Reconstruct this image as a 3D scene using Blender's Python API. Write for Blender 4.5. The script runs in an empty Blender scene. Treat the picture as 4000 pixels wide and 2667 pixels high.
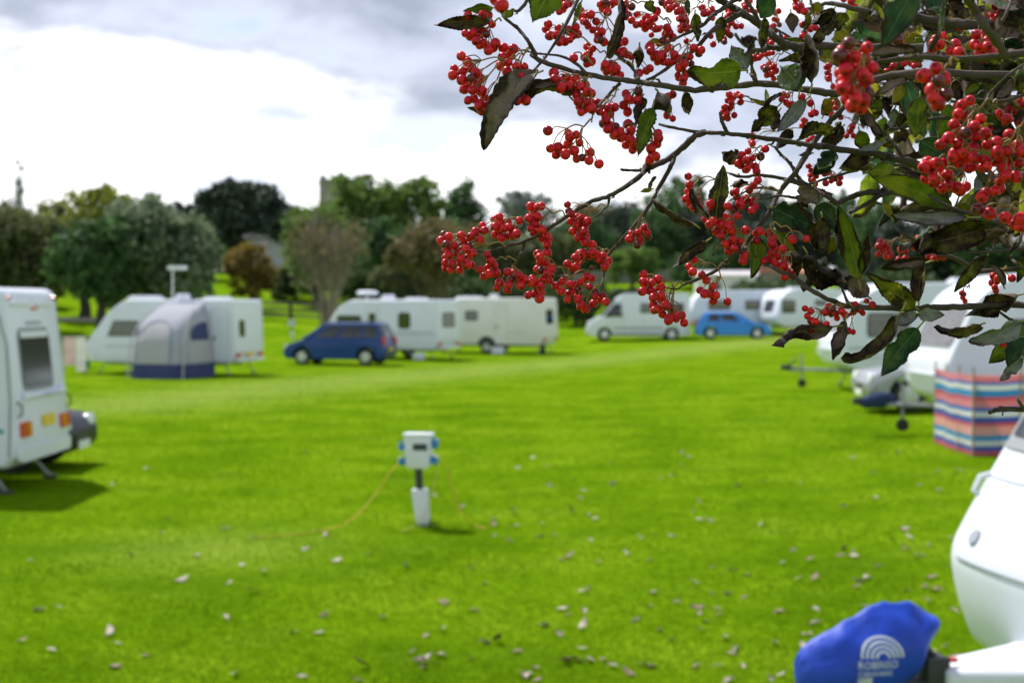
import bpy, bmesh, math, random
import numpy as np
from mathutils import Vector, Matrix, noise

# ------------------------------------------------------------------ camera, sky, sun, exposure
SC = bpy.context.scene
COL = SC.collection
R = math.radians
CAM_H = 2.41                       # camera height above the near lawn
FPX = 35.0 / 23.5 * 4000.0         # focal length in photo pixels (4000 px wide)
PITCH = math.atan(150.0 / FPX)
cam = bpy.data.objects.new('camera', bpy.data.cameras.new('camera'))
COL.objects.link(cam)
cam.location = (0, 0, CAM_H)
cam.rotation_euler = (math.pi / 2 - PITCH, 0, 0)
cam.data.lens = 35.0
cam.data.sensor_width = 23.5
cam.data.clip_start = 0.05
cam.data.clip_end = 5000
cam.data.dof.use_dof = True
cam.data.dof.focus_distance = 1.58
cam.data.dof.aperture_fstop = 5.2
cam.data.dof.aperture_blades = 7
SC.camera = cam

SUN_EL, SUN_DIR = R(55), Vector((-0.64, 0.77, 0)).normalized()
to_sun = Vector((SUN_DIR.x * math.cos(SUN_EL), SUN_DIR.y * math.cos(SUN_EL), math.sin(SUN_EL)))
sun = bpy.data.objects.new('sun', bpy.data.lights.new('sun', 'SUN'))
COL.objects.link(sun)
sun.rotation_euler = to_sun.to_track_quat('Z', 'Y').to_euler()
sun.location = (-30, 30, 40)
sun.data.energy = 4.2
sun.data.angle = R(1.5)
sun.data.color = (1.0, 0.96, 0.90)

world = bpy.data.worlds.new('World')
SC.world = world
world.use_nodes = True
wn, wl = world.node_tree.nodes, world.node_tree.links
wn.clear()

def N(nt, kind, **kw):
    n = nt.nodes.new(kind)
    for k, v in kw.items():
        if k.startswith('i_'):
            n.inputs[k[2:].replace('_', ' ')].default_value = v
        else:
            setattr(n, k, v)
    return n

def ramp(nt, stops, interp='LINEAR'):
    n = nt.nodes.new('ShaderNodeValToRGB')
    n.color_ramp.interpolation = interp
    el = n.color_ramp.elements
    while len(el) < len(stops):
        el.new(0.5)
    for e, (p, c) in zip(el, stops):
        e.position = p
        e.color = (c[0], c[1], c[2], 1) if hasattr(c, '__len__') else (c, c, c, 1)
    return n

def make_sky():
    nt = world.node_tree
    L = nt.links.new
    sky = N(nt, 'ShaderNodeTexSky', sky_type='NISHITA', sun_disc=False)
    sky.sun_elevation = SUN_EL
    sky.sun_rotation = math.atan2(SUN_DIR.x, SUN_DIR.y)
    tc = N(nt, 'ShaderNodeTexCoord')
    mp = N(nt, 'ShaderNodeMapping')
    mp.inputs['Location'].default_value = SKY_OFF
    mp.inputs['Scale'].default_value = (1, 1, 2.6)
    L(tc.outputs['Generated'], mp.inputs['Vector'])
    big = N(nt, 'ShaderNodeTexNoise', i_Scale=3.6, i_Detail=7.0, i_Roughness=0.52, i_Distortion=0.25)
    L(mp.outputs[0], big.inputs['Vector'])
    fine = N(nt, 'ShaderNodeTexNoise', i_Scale=9.0, i_Detail=6.0, i_Roughness=0.55, i_Distortion=0.3)
    L(mp.outputs[0], fine.inputs['Vector'])
    sep = N(nt, 'ShaderNodeSeparateXYZ')
    L(tc.outputs['Generated'], sep.inputs[0])
    # cloud bases turn grey with height, white haze near the horizon
    k = N(nt, 'ShaderNodeMath', operation='MULTIPLY_ADD')
    L(big.outputs['Fac'], k.inputs[0])
    k.inputs[1].default_value = 0.75
    k.inputs[2].default_value = -0.375
    a = N(nt, 'ShaderNodeMath', operation='ADD')
    L(sep.outputs['Z'], a.inputs[0])
    L(k.outputs[0], a.inputs[1])
    g = ramp(nt, [(0.135, 0), (0.215, 1)], 'EASE')
    L(a.outputs[0], g.inputs['Fac'])
    wisps = ramp(nt, [(0.50, (12, 12, 12.2)), (0.65, (7.0, 7.6, 8.8))], 'EASE')
    L(fine.outputs['Fac'], wisps.inputs['Fac'])
    greys = ramp(nt, [(0.30, (6.6, 7.1, 8.5)), (0.62, (3.3, 3.7, 4.7))])
    L(fine.outputs['Fac'], greys.inputs['Fac'])
    cl = N(nt, 'ShaderNodeMix', data_type='RGBA')
    L(g.outputs['Color'], cl.inputs['Factor'])
    L(wisps.outputs['Color'], cl.inputs['A'])
    L(greys.outputs['Color'], cl.inputs['B'])
    el = N(nt, 'ShaderNodeMath', operation='MULTIPLY_ADD')
    L(sep.outputs['Z'], el.inputs[0])
    el.inputs[1].default_value = -0.34
    L(fine.outputs['Fac'], el.inputs[2])
    cov = ramp(nt, [(0.17, 0.15), (0.30, 0.985)])
    L(el.outputs[0], cov.inputs['Fac'])
    mx = N(nt, 'ShaderNodeMix', data_type='RGBA')
    L(cov.outputs['Color'], mx.inputs['Factor'])
    L(sky.outputs[0], mx.inputs['A'])
    L(cl.outputs['Result'], mx.inputs['B'])
    bg = N(nt, 'ShaderNodeBackground')
    bg.inputs['Strength'].default_value = 0.1
    L(mx.outputs['Result'], bg.inputs['Color'])
    out = N(nt, 'ShaderNodeOutputWorld')
    L(bg.outputs[0], out.inputs['Surface'])

SKY_OFF = (2.36, 1.59, -2.05)
make_sky()
SC.view_settings.view_transform = 'Standard'
SC.view_settings.look = 'None'
SC.view_settings.gamma = 1
SC.view_settings.exposure = 0.42
SC.render.engine = 'CYCLES'
SC.cycles.use_denoising = True
SC.cycles.max_bounces = 7
SC.cycles.transparent_max_bounces = 6

# ------------------------------------------------------------------ helpers
def cam_point(px, py, d):
    """the place at distance d in front of the lens that the photo shows at (px, py)"""
    x, y = (px - 2000) / FPX, (1333.5 - py) / FPX
    c, s = math.cos(PITCH), math.sin(PITCH)
    return Vector((d * x, d * (c + y * s), CAM_H + d * (-s + y * c)))

def softplus(x, k):
    return k * math.log1p(math.exp(min(60, x / k)))

RISE = [(-1e4, 0), (58, 0), (70, .05), (84, .17), (93, .7), (100, 1.25), (115, 2.6), (130, 4.0), (200, 4.6), (400, 5.0), (1e5, 5.0)]

def gz(x, y):
    """height of the lawn: flat, a little higher to the right, a bank behind"""
    for (a, za), (b, zb) in zip(RISE, RISE[1:]):
        if y <= b:
            t = (y - a) / (b - a)
            z = za + (zb - za) * t
            break
    right = 0.03 * (softplus(x - 1.5, .8) - softplus(x - 12, 1.5))
    s = min(1, max(0, (y - 60) / 30.0))
    left = 0.06 * (softplus(-x - 4, 2) - softplus(-x - 22, 3)) * s * s * (3 - 2 * s)
    return z + right + left + 0.02 * math.sin(x * .7 + 1.3) * math.sin(y * .45) * min(1, max(0, (y - 6) / 10))

def on_ground(px, py):
    d = 3.0
    while d < 400:
        p = cam_point(px, py, d)
        if p.z < gz(p.x, p.y):
            break
        d *= 1.004
    return Vector((p.x, p.y, gz(p.x, p.y)))

def gpt(x, y, dz=0.0):
    return Vector((x, y, gz(x, y) + dz))

class MB:
    """collects shapes and links them as ONE mesh object"""
    def __init__(self):
        self.v, self.f, self.m = [], [], []
    def add(self, verts, faces, mi=0):
        o = len(self.v)
        self.v.extend([tuple(p) for p in verts])
        self.f.extend([tuple(i + o for i in f) for f in faces])
        self.m.extend([mi] * len(faces))
        return self
    def box(self, c, s, mi=0, rot=None):
        c = Vector(c)
        vs = []
        for z in (-.5, .5):
            for x, y in ((-.5, -.5), (.5, -.5), (.5, .5), (-.5, .5)):
                p = Vector((x * s[0], y * s[1], z * s[2]))
                if rot is not None:
                    p = rot @ p
                vs.append(c + p)
        self.add(vs, [(3, 2, 1, 0), (4, 5, 6, 7), (0, 1, 5, 4), (1, 2, 6, 5), (2, 3, 7, 6), (3, 0, 4, 7)], mi)
        return self
    def tube(self, pts, radii, seg=6, mi=0, caps=True):
        pts = [Vector(p) for p in pts]
        n = len(pts)
        if not hasattr(radii, '__len__'):
            radii = [radii] * n
        ref = Vector((0.31, 0.17, 0.93))
        vs, fs = [], []
        for i, p in enumerate(pts):
            t = (pts[min(n - 1, i + 1)] - pts[max(0, i - 1)])
            t = t.normalized() if t.length > 1e-9 else Vector((0, 0, 1))
            a = t.cross(ref)
            if a.length < .05:
                a = t.cross(Vector((1, 0, 0)))
            a.normalize()
            b = t.cross(a)
            for k in range(seg):
                w = 2 * math.pi * k / seg
                vs.append(p + (a * math.cos(w) + b * math.sin(w)) * radii[i])
        for i in range(n - 1):
            for k in range(seg):
                k2 = (k + 1) % seg
                fs.append((i * seg + k, i * seg + k2, (i + 1) * seg + k2, (i + 1) * seg + k))
        if caps:
            fs.append(tuple(range(seg - 1, -1, -1)))
            fs.append(tuple((n - 1) * seg + k for k in range(seg)))
        return self.add(vs, fs, mi)
    def lathe(self, prof, origin, axis, seg=20, mi=0):
        """prof: (radius, distance along axis)"""
        axis = Vector(axis).normalized()
        a = axis.orthogonal().normalized()
        b = axis.cross(a)
        o = Vector(origin)
        vs, fs = [], []
        for r, h in prof:
            for k in range(seg):
                w = 2 * math.pi * k / seg
                vs.append(o + axis * h + (a * math.cos(w) + b * math.sin(w)) * max(r, 1e-4))
        for i in range(len(prof) - 1):
            for k in range(seg):
                k2 = (k + 1) % seg
                fs.append((i * seg + k, i * seg + k2, (i + 1) * seg + k2, (i + 1) * seg + k))
        return self.add(vs, fs, mi)
    def slab(self, o, u, v, pts, h0, h1, mi=0):
        """a flat plate with outline pts in the (u, v) plane at o, from h0 to h1 along u x v"""
        o, u, v = Vector(o), Vector(u).normalized(), Vector(v).normalized()
        n = u.cross(v).normalized()
        k = len(pts)
        vs = [o + u * p[0] + v * p[1] + n * h0 for p in pts] + [o + u * p[0] + v * p[1] + n * h1 for p in pts]
        fs = [tuple(range(k, 2 * k)), tuple(range(k - 1, -1, -1))]
        fs += [(i, (i + 1) % k, (i + 1) % k + k, i + k) for i in range(k)]
        return self.add(vs, fs, mi)
    def build(self, name, mats, parent=None, smooth=None, loc=None, bevel=0):
        me = bpy.data.meshes.new(name)
        me.from_pydata(self.v, [], self.f)
        if not isinstance(mats, (list, tuple)):
            mats = [mats]
        for m in mats:
            me.materials.append(M[m] if isinstance(m, str) else m)
        if len(mats) > 1:
            me.polygons.foreach_set('material_index', self.m)
        finish(me, smooth, bevel)
        o = bpy.data.objects.new(name, me)
        COL.objects.link(o)
        if parent:
            o.parent = parent
        if loc is not None:
            o.location = loc
        return o

def finish(me, smooth=None, bevel=0):
    if smooth is None and not bevel:
        me.update()
        return
    bm = bmesh.new()
    bm.from_mesh(me)
    if bevel:
        es = [e for e in bm.edges if len(e.link_faces) == 2 and e.calc_face_angle(0) > .5]
        bmesh.ops.bevel(bm, geom=es, offset=bevel, segments=2, profile=.5, affect='EDGES', clamp_overlap=True)
    a = R(smooth if smooth is not None else 35)
    for f in bm.faces:
        f.smooth = True
    for e in bm.edges:
        e.smooth = not (len(e.link_faces) == 2 and e.calc_face_angle(0) > a)
    bm.to_mesh(me)
    bm.free()

def raw_mesh(name, verts, faces, mat, parent=None, smooth=False, k=4):
    """numpy verts (n,3) and faces (m,k) -> object"""
    me = bpy.data.meshes.new(name)
    me.vertices.add(len(verts))
    me.vertices.foreach_set('co', np.asarray(verts, np.float32).ravel())
    m = len(faces)
    me.loops.add(m * k)
    me.loops.foreach_set('vertex_index', np.asarray(faces, np.int32).ravel())
    me.polygons.add(m)
    me.polygons.foreach_set('loop_start', np.arange(0, m * k, k, dtype=np.int32))
    me.polygons.foreach_set('use_smooth', np.full(m, smooth))
    me.update(calc_edges=True)
    me.materials.append(M[mat])
    o = bpy.data.objects.new(name, me)
    COL.objects.link(o)
    if parent:
        o.parent = parent
    return o

def empty(name, loc=(0, 0, 0), rz=0.0):
    o = bpy.data.objects.new(name, None)
    COL.objects.link(o)
    o.empty_display_size = .2
    o.location = loc
    o.rotation_euler = (0, 0, rz)
    return o

def tag(o, label=None, cat=None, group=None, kind=None):
    for k, v in (('label', label), ('category', cat), ('group', group), ('kind', kind)):
        if v:
            o[k] = v
    return o

def rrect(w, h, r=.04, seg=4, cx=0, cy=0):
    r = min(r, w / 2 - 1e-3, h / 2 - 1e-3)
    out = []
    for sx, sy, a0 in ((1, -1, -90), (1, 1, 0), (-1, 1, 90), (-1, -1, 180)):
        for i in range(seg + 1):
            a = R(a0 + 90 * i / seg)
            out.append((cx + sx * (w / 2 - r) + r * math.cos(a), cy + sy * (h / 2 - r) + r * math.sin(a)))
    return out

def round_poly(pts, seg=4):
    """(x, y, radius) corners -> rounded outline"""
    out = []
    n = len(pts)
    for i in range(n):
        p = Vector(pts[i][:2])
        r = pts[i][2] if len(pts[i]) > 2 else 0
        a, b = Vector(pts[i - 1][:2]), Vector(pts[(i + 1) % n][:2])
        if r <= 0:
            out.append((p.x, p.y))
            continue
        da, db = (a - p), (b - p)
        k = min(r, da.length * .48, db.length * .48)
        A, B = p + da.normalized() * k, p + db.normalized() * k
        for j in range(seg + 1):
            t = j / seg
            q = A * (1 - t) ** 2 + p * 2 * t * (1 - t) + B * t * t
            out.append((q.x, q.y))
    return out

# ------------------------------------------------------------------ materials
M = {}
def mat(name, col, rough=.5, metal=0.0, var=0.0, scale=6.0, coat=0.0, transl=0.0, bump=0.0, bscale=30.0, col2=None, spec=.5, sheen=0.0):
    m = bpy.data.materials.new(name)
    m.use_nodes = True
    nt = m.node_tree
    L = nt.links.new
    b = nt.nodes['Principled BSDF']
    b.inputs['Roughness'].default_value = rough
    b.inputs['Metallic'].default_value = metal
    b.inputs['Coat Weight'].default_value = coat
    b.inputs['Specular IOR Level'].default_value = spec
    b.inputs['Base Color'].default_value = (*col, 1)
    if name == 'glass':
        b.inputs['IOR'].default_value = 1.6
    colsock = None
    tc = N(nt, 'ShaderNodeTexCoord')
    if var or col2:
        c2 = col2 or tuple(c * (1 - var) for c in col)
        nz = N(nt, 'ShaderNodeTexNoise', i_Scale=scale, i_Detail=5.0, i_Roughness=.6)
        L(tc.outputs['Object'], nz.inputs['Vector'])
        rp = ramp(nt, [(.35, c2), (.65, col)])
        L(nz.outputs['Fac'], rp.inputs['Fac'])
        L(rp.outputs['Color'], b.inputs['Base Color'])
        colsock = rp.outputs['Color']
    if bump:
        bz = N(nt, 'ShaderNodeTexNoise', i_Scale=bscale, i_Detail=4.0)
        L(tc.outputs['Object'], bz.inputs['Vector'])
        bp = N(nt, 'ShaderNodeBump', i_Strength=bump, i_Distance=.02)
        L(bz.outputs['Fac'], bp.inputs['Height'])
        L(bp.outputs[0], b.inputs['Normal'])
    if transl:
        t = N(nt, 'ShaderNodeBsdfTranslucent')
        t.inputs['Color'].default_value = (*col, 1)
        if colsock:
            L(colsock, t.inputs['Color'])
        mx = N(nt, 'ShaderNodeMixShader')
        mx.inputs[0].default_value = transl
        L(b.outputs[0], mx.inputs[1])
        L(t.outputs[0], mx.inputs[2])
        L(mx.outputs[0], nt.nodes['Material Output'].inputs['Surface'])
    M[name] = m
    return m

mat('white_panel', (.74, .775, .86), .38, var=.06, scale=1.7)
mat('white_plastic', (.76, .785, .84), .45, var=.06, scale=4)
mat('cream_panel', (.76, .745, .71), .42, var=.07, scale=1.6)
mat('pale_green_panel', (.76, .79, .75), .40, var=.07, scale=1.8)
mat('window_grey', (.050, .052, .044), .10, spec=.9)
mat('grey_plastic', (.30, .31, .33), .5, var=.1)
mat('dark_plastic', (.03, .031, .035), .5)
mat('rubber', (.022, .022, .024), .75, var=.3, scale=12)
mat('glass', (.014, .015, .016), .05, spec=1.0)
mat('tinted_glass', (.03, .035, .04), .10, spec=.55)
mat('curtain_glass', (.22, .21, .21), .22, var=.45, scale=7)
mat('steel', (.45, .46, .47), .42, metal=.85, var=.2)
mat('galvanised', (.40, .41, .42), .55, metal=.6, var=.3, scale=9)
mat('alloy', (.62, .63, .65), .35, metal=.55)
mat('red_lens', (.62, .02, .015), .2)
mat('amber_lens', (.75, .20, .01), .2)
mat('clear_lens', (.75, .77, .8), .12)
mat('yellow_plate', (.80, .55, .02), .4)
mat('white_plate', (.80, .80, .78), .4)
mat('teal_stripe', (.05, .28, .34), .45)
mat('grey_stripe', (.34, .37, .42), .45)
mat('navy_paint', (.005, .048, .21), .35, coat=.2, spec=.3)
mat('blue_paint', (.045, .27, .80), .35, coat=.2, spec=.3)
mat('black_paint', (.006, .008, .018), .4, spec=.2)
mat('silver_paint', (.36, .38, .41), .3, metal=.35, coat=.5)
mat('van_paint', (.73, .77, .85), .3, coat=.4, var=.04)
mat('awning_grey', (.53, .54, .61), .85, transl=.35, var=.08, scale=2.5, bump=.25, bscale=5)
mat('awning_light', (.61, .60, .62), .85, transl=.35, var=.07, scale=2.5, bump=.25, bscale=5)
mat('navy_cloth', (.016, .040, .12), .8, var=.3, bump=.3, bscale=12)
mat('awning_navy', (.045, .058, .17), .85, var=.25, scale=3, bump=.25, bscale=5)
mat('piping', (.22, .25, .36), .8)
mat('cover_blue', (.004, .060, .58), .55, var=.25, scale=5, bump=.3, bscale=14)
mat('print_white', (.72, .75, .80), .6)
mat('socket_blue', (.02, .22, .62), .4)
mat('meter_window', (.05, .06, .07), .15)
mat('cable_orange', (.62, .36, .02), .6)
mat('cable_pale', (.55, .45, .10), .6)
mat('black_pole', (.035, .038, .04), .5)
mat('wood_pole', (.42, .30, .18), .7, var=.3)
mat('fence_wood', (.10, .085, .06), .9, var=.5, scale=5)
mat('stone', (.33, .30, .27), .95, var=.4, scale=3, bump=.5, bscale=6)
mat('render_wall', (.46, .48, .53), .9, var=.15, scale=1.5)
mat('roof_slate', (.62, .58, .60), .8, var=.2, scale=2.5, bump=.4, bscale=6)
mat('roof_tile', (.55, .24, .13), .85, var=.25, scale=3, bump=.4, bscale=6)
mat('bark', (.085, .062, .045), .9, var=.5, scale=9, bump=.8, bscale=18)
mat('bark_olive', (.16, .12, .055), .95, var=.4, scale=6, bump=.6, bscale=10)
mat('twig_grey', (.30, .25, .20), .95, var=.3, scale=4)
mat('bark_pale', (.34, .35, .36), .9)
mat('bark_far', (.055, .05, .042), .95, var=.4, scale=3)
mat('towel_pink', (.72, .52, .52), .95, var=.1, transl=.2)
mat('towel_white', (.75, .73, .70), .95, transl=.2)
mat('green_plastic', (.02, .26, .14), .5)
mat('path_gravel', (.46, .40, .32), .95, var=.2, scale=2)
# ------------------------------------------------------------------ ground
def ground_material():
    m = bpy.data.materials.new('lawn')
    m.use_nodes = True
    nt = m.node_tree
    L = nt.links.new
    b = nt.nodes['Principled BSDF']
    b.inputs['Roughness'].default_value = .85
    b.inputs['Specular IOR Level'].default_value = .0
    tc = N(nt, 'ShaderNodeTexCoord')
    def nz(s, d=4.0, r=.55):
        n = N(nt, 'ShaderNodeTexNoise', i_Scale=s, i_Detail=d, i_Roughness=r)
        L(tc.outputs['Object'], n.inputs['Vector'])
        return n.outputs['Fac']
    mid = ramp(nt, [(.38, GRASS_A), (.50, GRASS_B), (.62, GRASS_C)])
    L(nz(.55, 6.0, .62), mid.inputs['Fac'])
    fine = ramp(nt, [(.3, (.55, .55, .55)), (.7, (1.25, 1.25, 1.25))])
    L(nz(7.0, 6.0, .7), fine.inputs['Fac'])
    mul = N(nt, 'ShaderNodeMix', data_type='RGBA', blend_type='MULTIPLY')
    mul.inputs['Factor'].default_value = .75
    L(mid.outputs['Color'], mul.inputs['A'])
    L(fine.outputs['Color'], mul.inputs['B'])
    # worn, drier grass along the wheel track and in scattered patches
    at = N(nt, 'ShaderNodeAttribute', attribute_name='wear')
    dry = ramp(nt, [(.57, 0), (.75, .55)])
    L(nz(.9, 3.0), dry.inputs['Fac'])
    ad = N(nt, 'ShaderNodeMath', operation='MAXIMUM')
    L(at.outputs['Fac'], ad.inputs[0])
    ds = N(nt, 'ShaderNodeMath', operation='MULTIPLY')
    L(dry.outputs['Color'], ds.inputs[0])
    ds.inputs[1].default_value = .30
    L(ds.outputs[0], ad.inputs[1])
    mx = N(nt, 'ShaderNodeMix', data_type='RGBA')
    L(ad.outputs[0], mx.inputs['Factor'])
    L(mul.outputs['Result'], mx.inputs['A'])
    mx.inputs['B'].default_value = (*GRASS_DRY, 1)
    L(mx.outputs['Result'], b.inputs['Base Color'])
    bp = N(nt, 'ShaderNodeBump', i_Strength=.6, i_Distance=.05)
    L(nz(22.0, 5.0, .7), bp.inputs['Height'])
    L(bp.outputs[0], b.inputs['Normal'])
    M['lawn'] = m

GRASS_A, GRASS_B, GRASS_C = (.095, .196, .004), (.140, .258, .005), (.188, .302, .010)
GRASS_DRY = (.22, .29, .06)
ground_material()

def axis_coords(lo, hi, a, b, step, grow=1.18):
    mid = list(np.arange(a, b + 1e-6, step))
    left, s, x = [], step, a
    while x > lo:
        s *= grow
        x -= s
        left.append(max(x, lo))
    right, s, x = [], step, b
    while x < hi:
        s *= grow
        x += s
        right.append(min(x, hi))
    return left[::-1] + mid + right

TRACK = [(-16, 31), (-9.5, 35.3), (-6.1, 45), (0, 57), (8, 70), (16, 84), (24, 100)]
def wear(x, y):
    best = 99
    for (ax, ay), (bx, by) in zip(TRACK, TRACK[1:]):
        dx, dy = bx - ax, by - ay
        t = max(0, min(1, ((x - ax) * dx + (y - ay) * dy) / (dx * dx + dy * dy)))
        best = min(best, math.hypot(x - ax - t * dx, y - ay - t * dy))
    return .60 * math.exp(-(best / 2.8) ** 2) + .42 * math.exp(-((x + 3.0) / 1.1) ** 2 - ((y - 15.0) / 1.3) ** 2)

gx = axis_coords(-2500, 2500, -24, 24, .75)
gy = axis_coords(-2500, 3500, 4, 110, .75)
gv = [(x, y, gz(x, y)) for y in gy for x in gx]
nx_ = len(gx)
gf = [(j * nx_ + i, j * nx_ + i + 1, (j + 1) * nx_ + i + 1, (j + 1) * nx_ + i) for j in range(len(gy) - 1) for i in range(nx_ - 1)]
ground = raw_mesh('ground', np.array(gv), np.array(gf), 'lawn', smooth=True)
tag(ground, 'gently rising campsite lawn of bright green mown grass', 'lawn', kind='structure')
wa = ground.data.attributes.new('wear', 'FLOAT', 'POINT')
wa.data.foreach_set('value', np.array([wear(x, y) if 0 < y < 130 and abs(x) < 40 else 0 for x, y, z in gv], np.float32))

# short upright grass blades over the nearer lawn
def grass():
    rng = np.random.default_rng(5)
    n = 300000
    # even spread over the picture: many blades near, fewer far away
    d = 8.6 * (70 / 8.6) ** (rng.random(n) ** 1.35)
    x = (rng.random(n) * 2 - 1) * (d * .36 + .6)
    y = d
    keep = np.array([rng.random() > 1.25 * wear(p, q) for p, q in zip(x, y)])
    d, x, y = d[keep], x[keep], y[keep]
    n = len(d) // 10 * 10
    d, x, y = d[:n], x[:n], y[:n]
    clump = np.array([noise.noise(Vector((a * 1.7, b * 1.7, 0))) for a, b in zip(x[::10], y[::10])]).repeat(10)
    h = (.018 + .016 * rng.random(n)) * (1 + .8 * clump)
    a = rng.random(n) * 2 * np.pi
    w = (.0030 + .0020 * rng.random(n)) * np.minimum(d / 9, 3.5)
    lean = rng.normal(0, 1.25, (n, 2)) * h[:, None]
    px, py = np.cos(a) * w, np.sin(a) * w
    zz = np.array([gz(p, q) for p, q in zip(x, y)])
    b0 = np.stack([x - px, y - py, zz - .003], 1)
    b1 = np.stack([x + px, y + py, zz - .003], 1)
    t = np.stack([x + lean[:, 0], y + lean[:, 1], zz + h], 1)
    v = np.stack([b0, b1, t], 1).reshape(-1, 3)
    f = np.arange(3 * n).reshape(-1, 3)
    o = raw_mesh('grass', v, f, 'grass_blade', k=3)
    tag(o, 'short mown grass blades covering the near lawn', 'grass', kind='stuff')
mat('grass_blade', (.205, .352, .006), .8, transl=.52, col2=(.125, .238, .004), scale=.6, spec=.0)
grass()

# pale gravel track across the far left of the field
def strip(name, pts, w, m, dz, label, cat):
    mb = MB()
    vs = []
    for x, y in pts:
        for s in (-.5, .5):
            vs.append(gpt(x, y + s * w, dz))
    mb.add(vs, [(2 * i, 2 * i + 2, 2 * i + 3, 2 * i + 1) for i in range(len(pts) - 1)])
    o = mb.build(name, m)
    return tag(o, label, cat, kind='structure')
strip('path', [(-60 + i * 1.0, 87 + .04 * i) for i in range(46)], 2.2, 'path_gravel', .02, 'pale gravel path under the willow trees', 'path')

# ------------------------------------------------------------------ caravans
def solid(prof, W, bevel=.05, seg=3, taper=None):
    """closed side outline (x, z) extruded across the width, its long edges rounded"""
    bm = bmesh.new()
    vs = [bm.verts.new((x, -W / 2, z)) for x, z in prof]
    f0 = bm.faces.new(vs)
    ex = bmesh.ops.extrude_face_region(bm, geom=[f0])
    nv = [g for g in ex['geom'] if isinstance(g, bmesh.types.BMVert)]
    for v in nv:
        v.co.y = W / 2
    bm.normal_update()
    sides = [f for f in bm.faces if abs(f.normal.y) > .9]
    es = list({e for f in sides for e in f.edges})
    if bevel:
        bmesh.ops.bevel(bm, geom=es, offset=bevel, segments=seg, profile=.5, affect='EDGES', clamp_overlap=True)
    if taper:
        for v in bm.verts:
            taper(v.co)
    bmesh.ops.recalc_face_normals(bm, faces=bm.faces)
    for f in bm.faces:
        f.smooth = True
    for e in bm.edges:
        e.smooth = not (len(e.link_faces) == 2 and e.calc_face_angle(0) > R(28))
    me = bpy.data.meshes.new('body')
    bm.to_mesh(me)
    bm.free()
    return me

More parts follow.
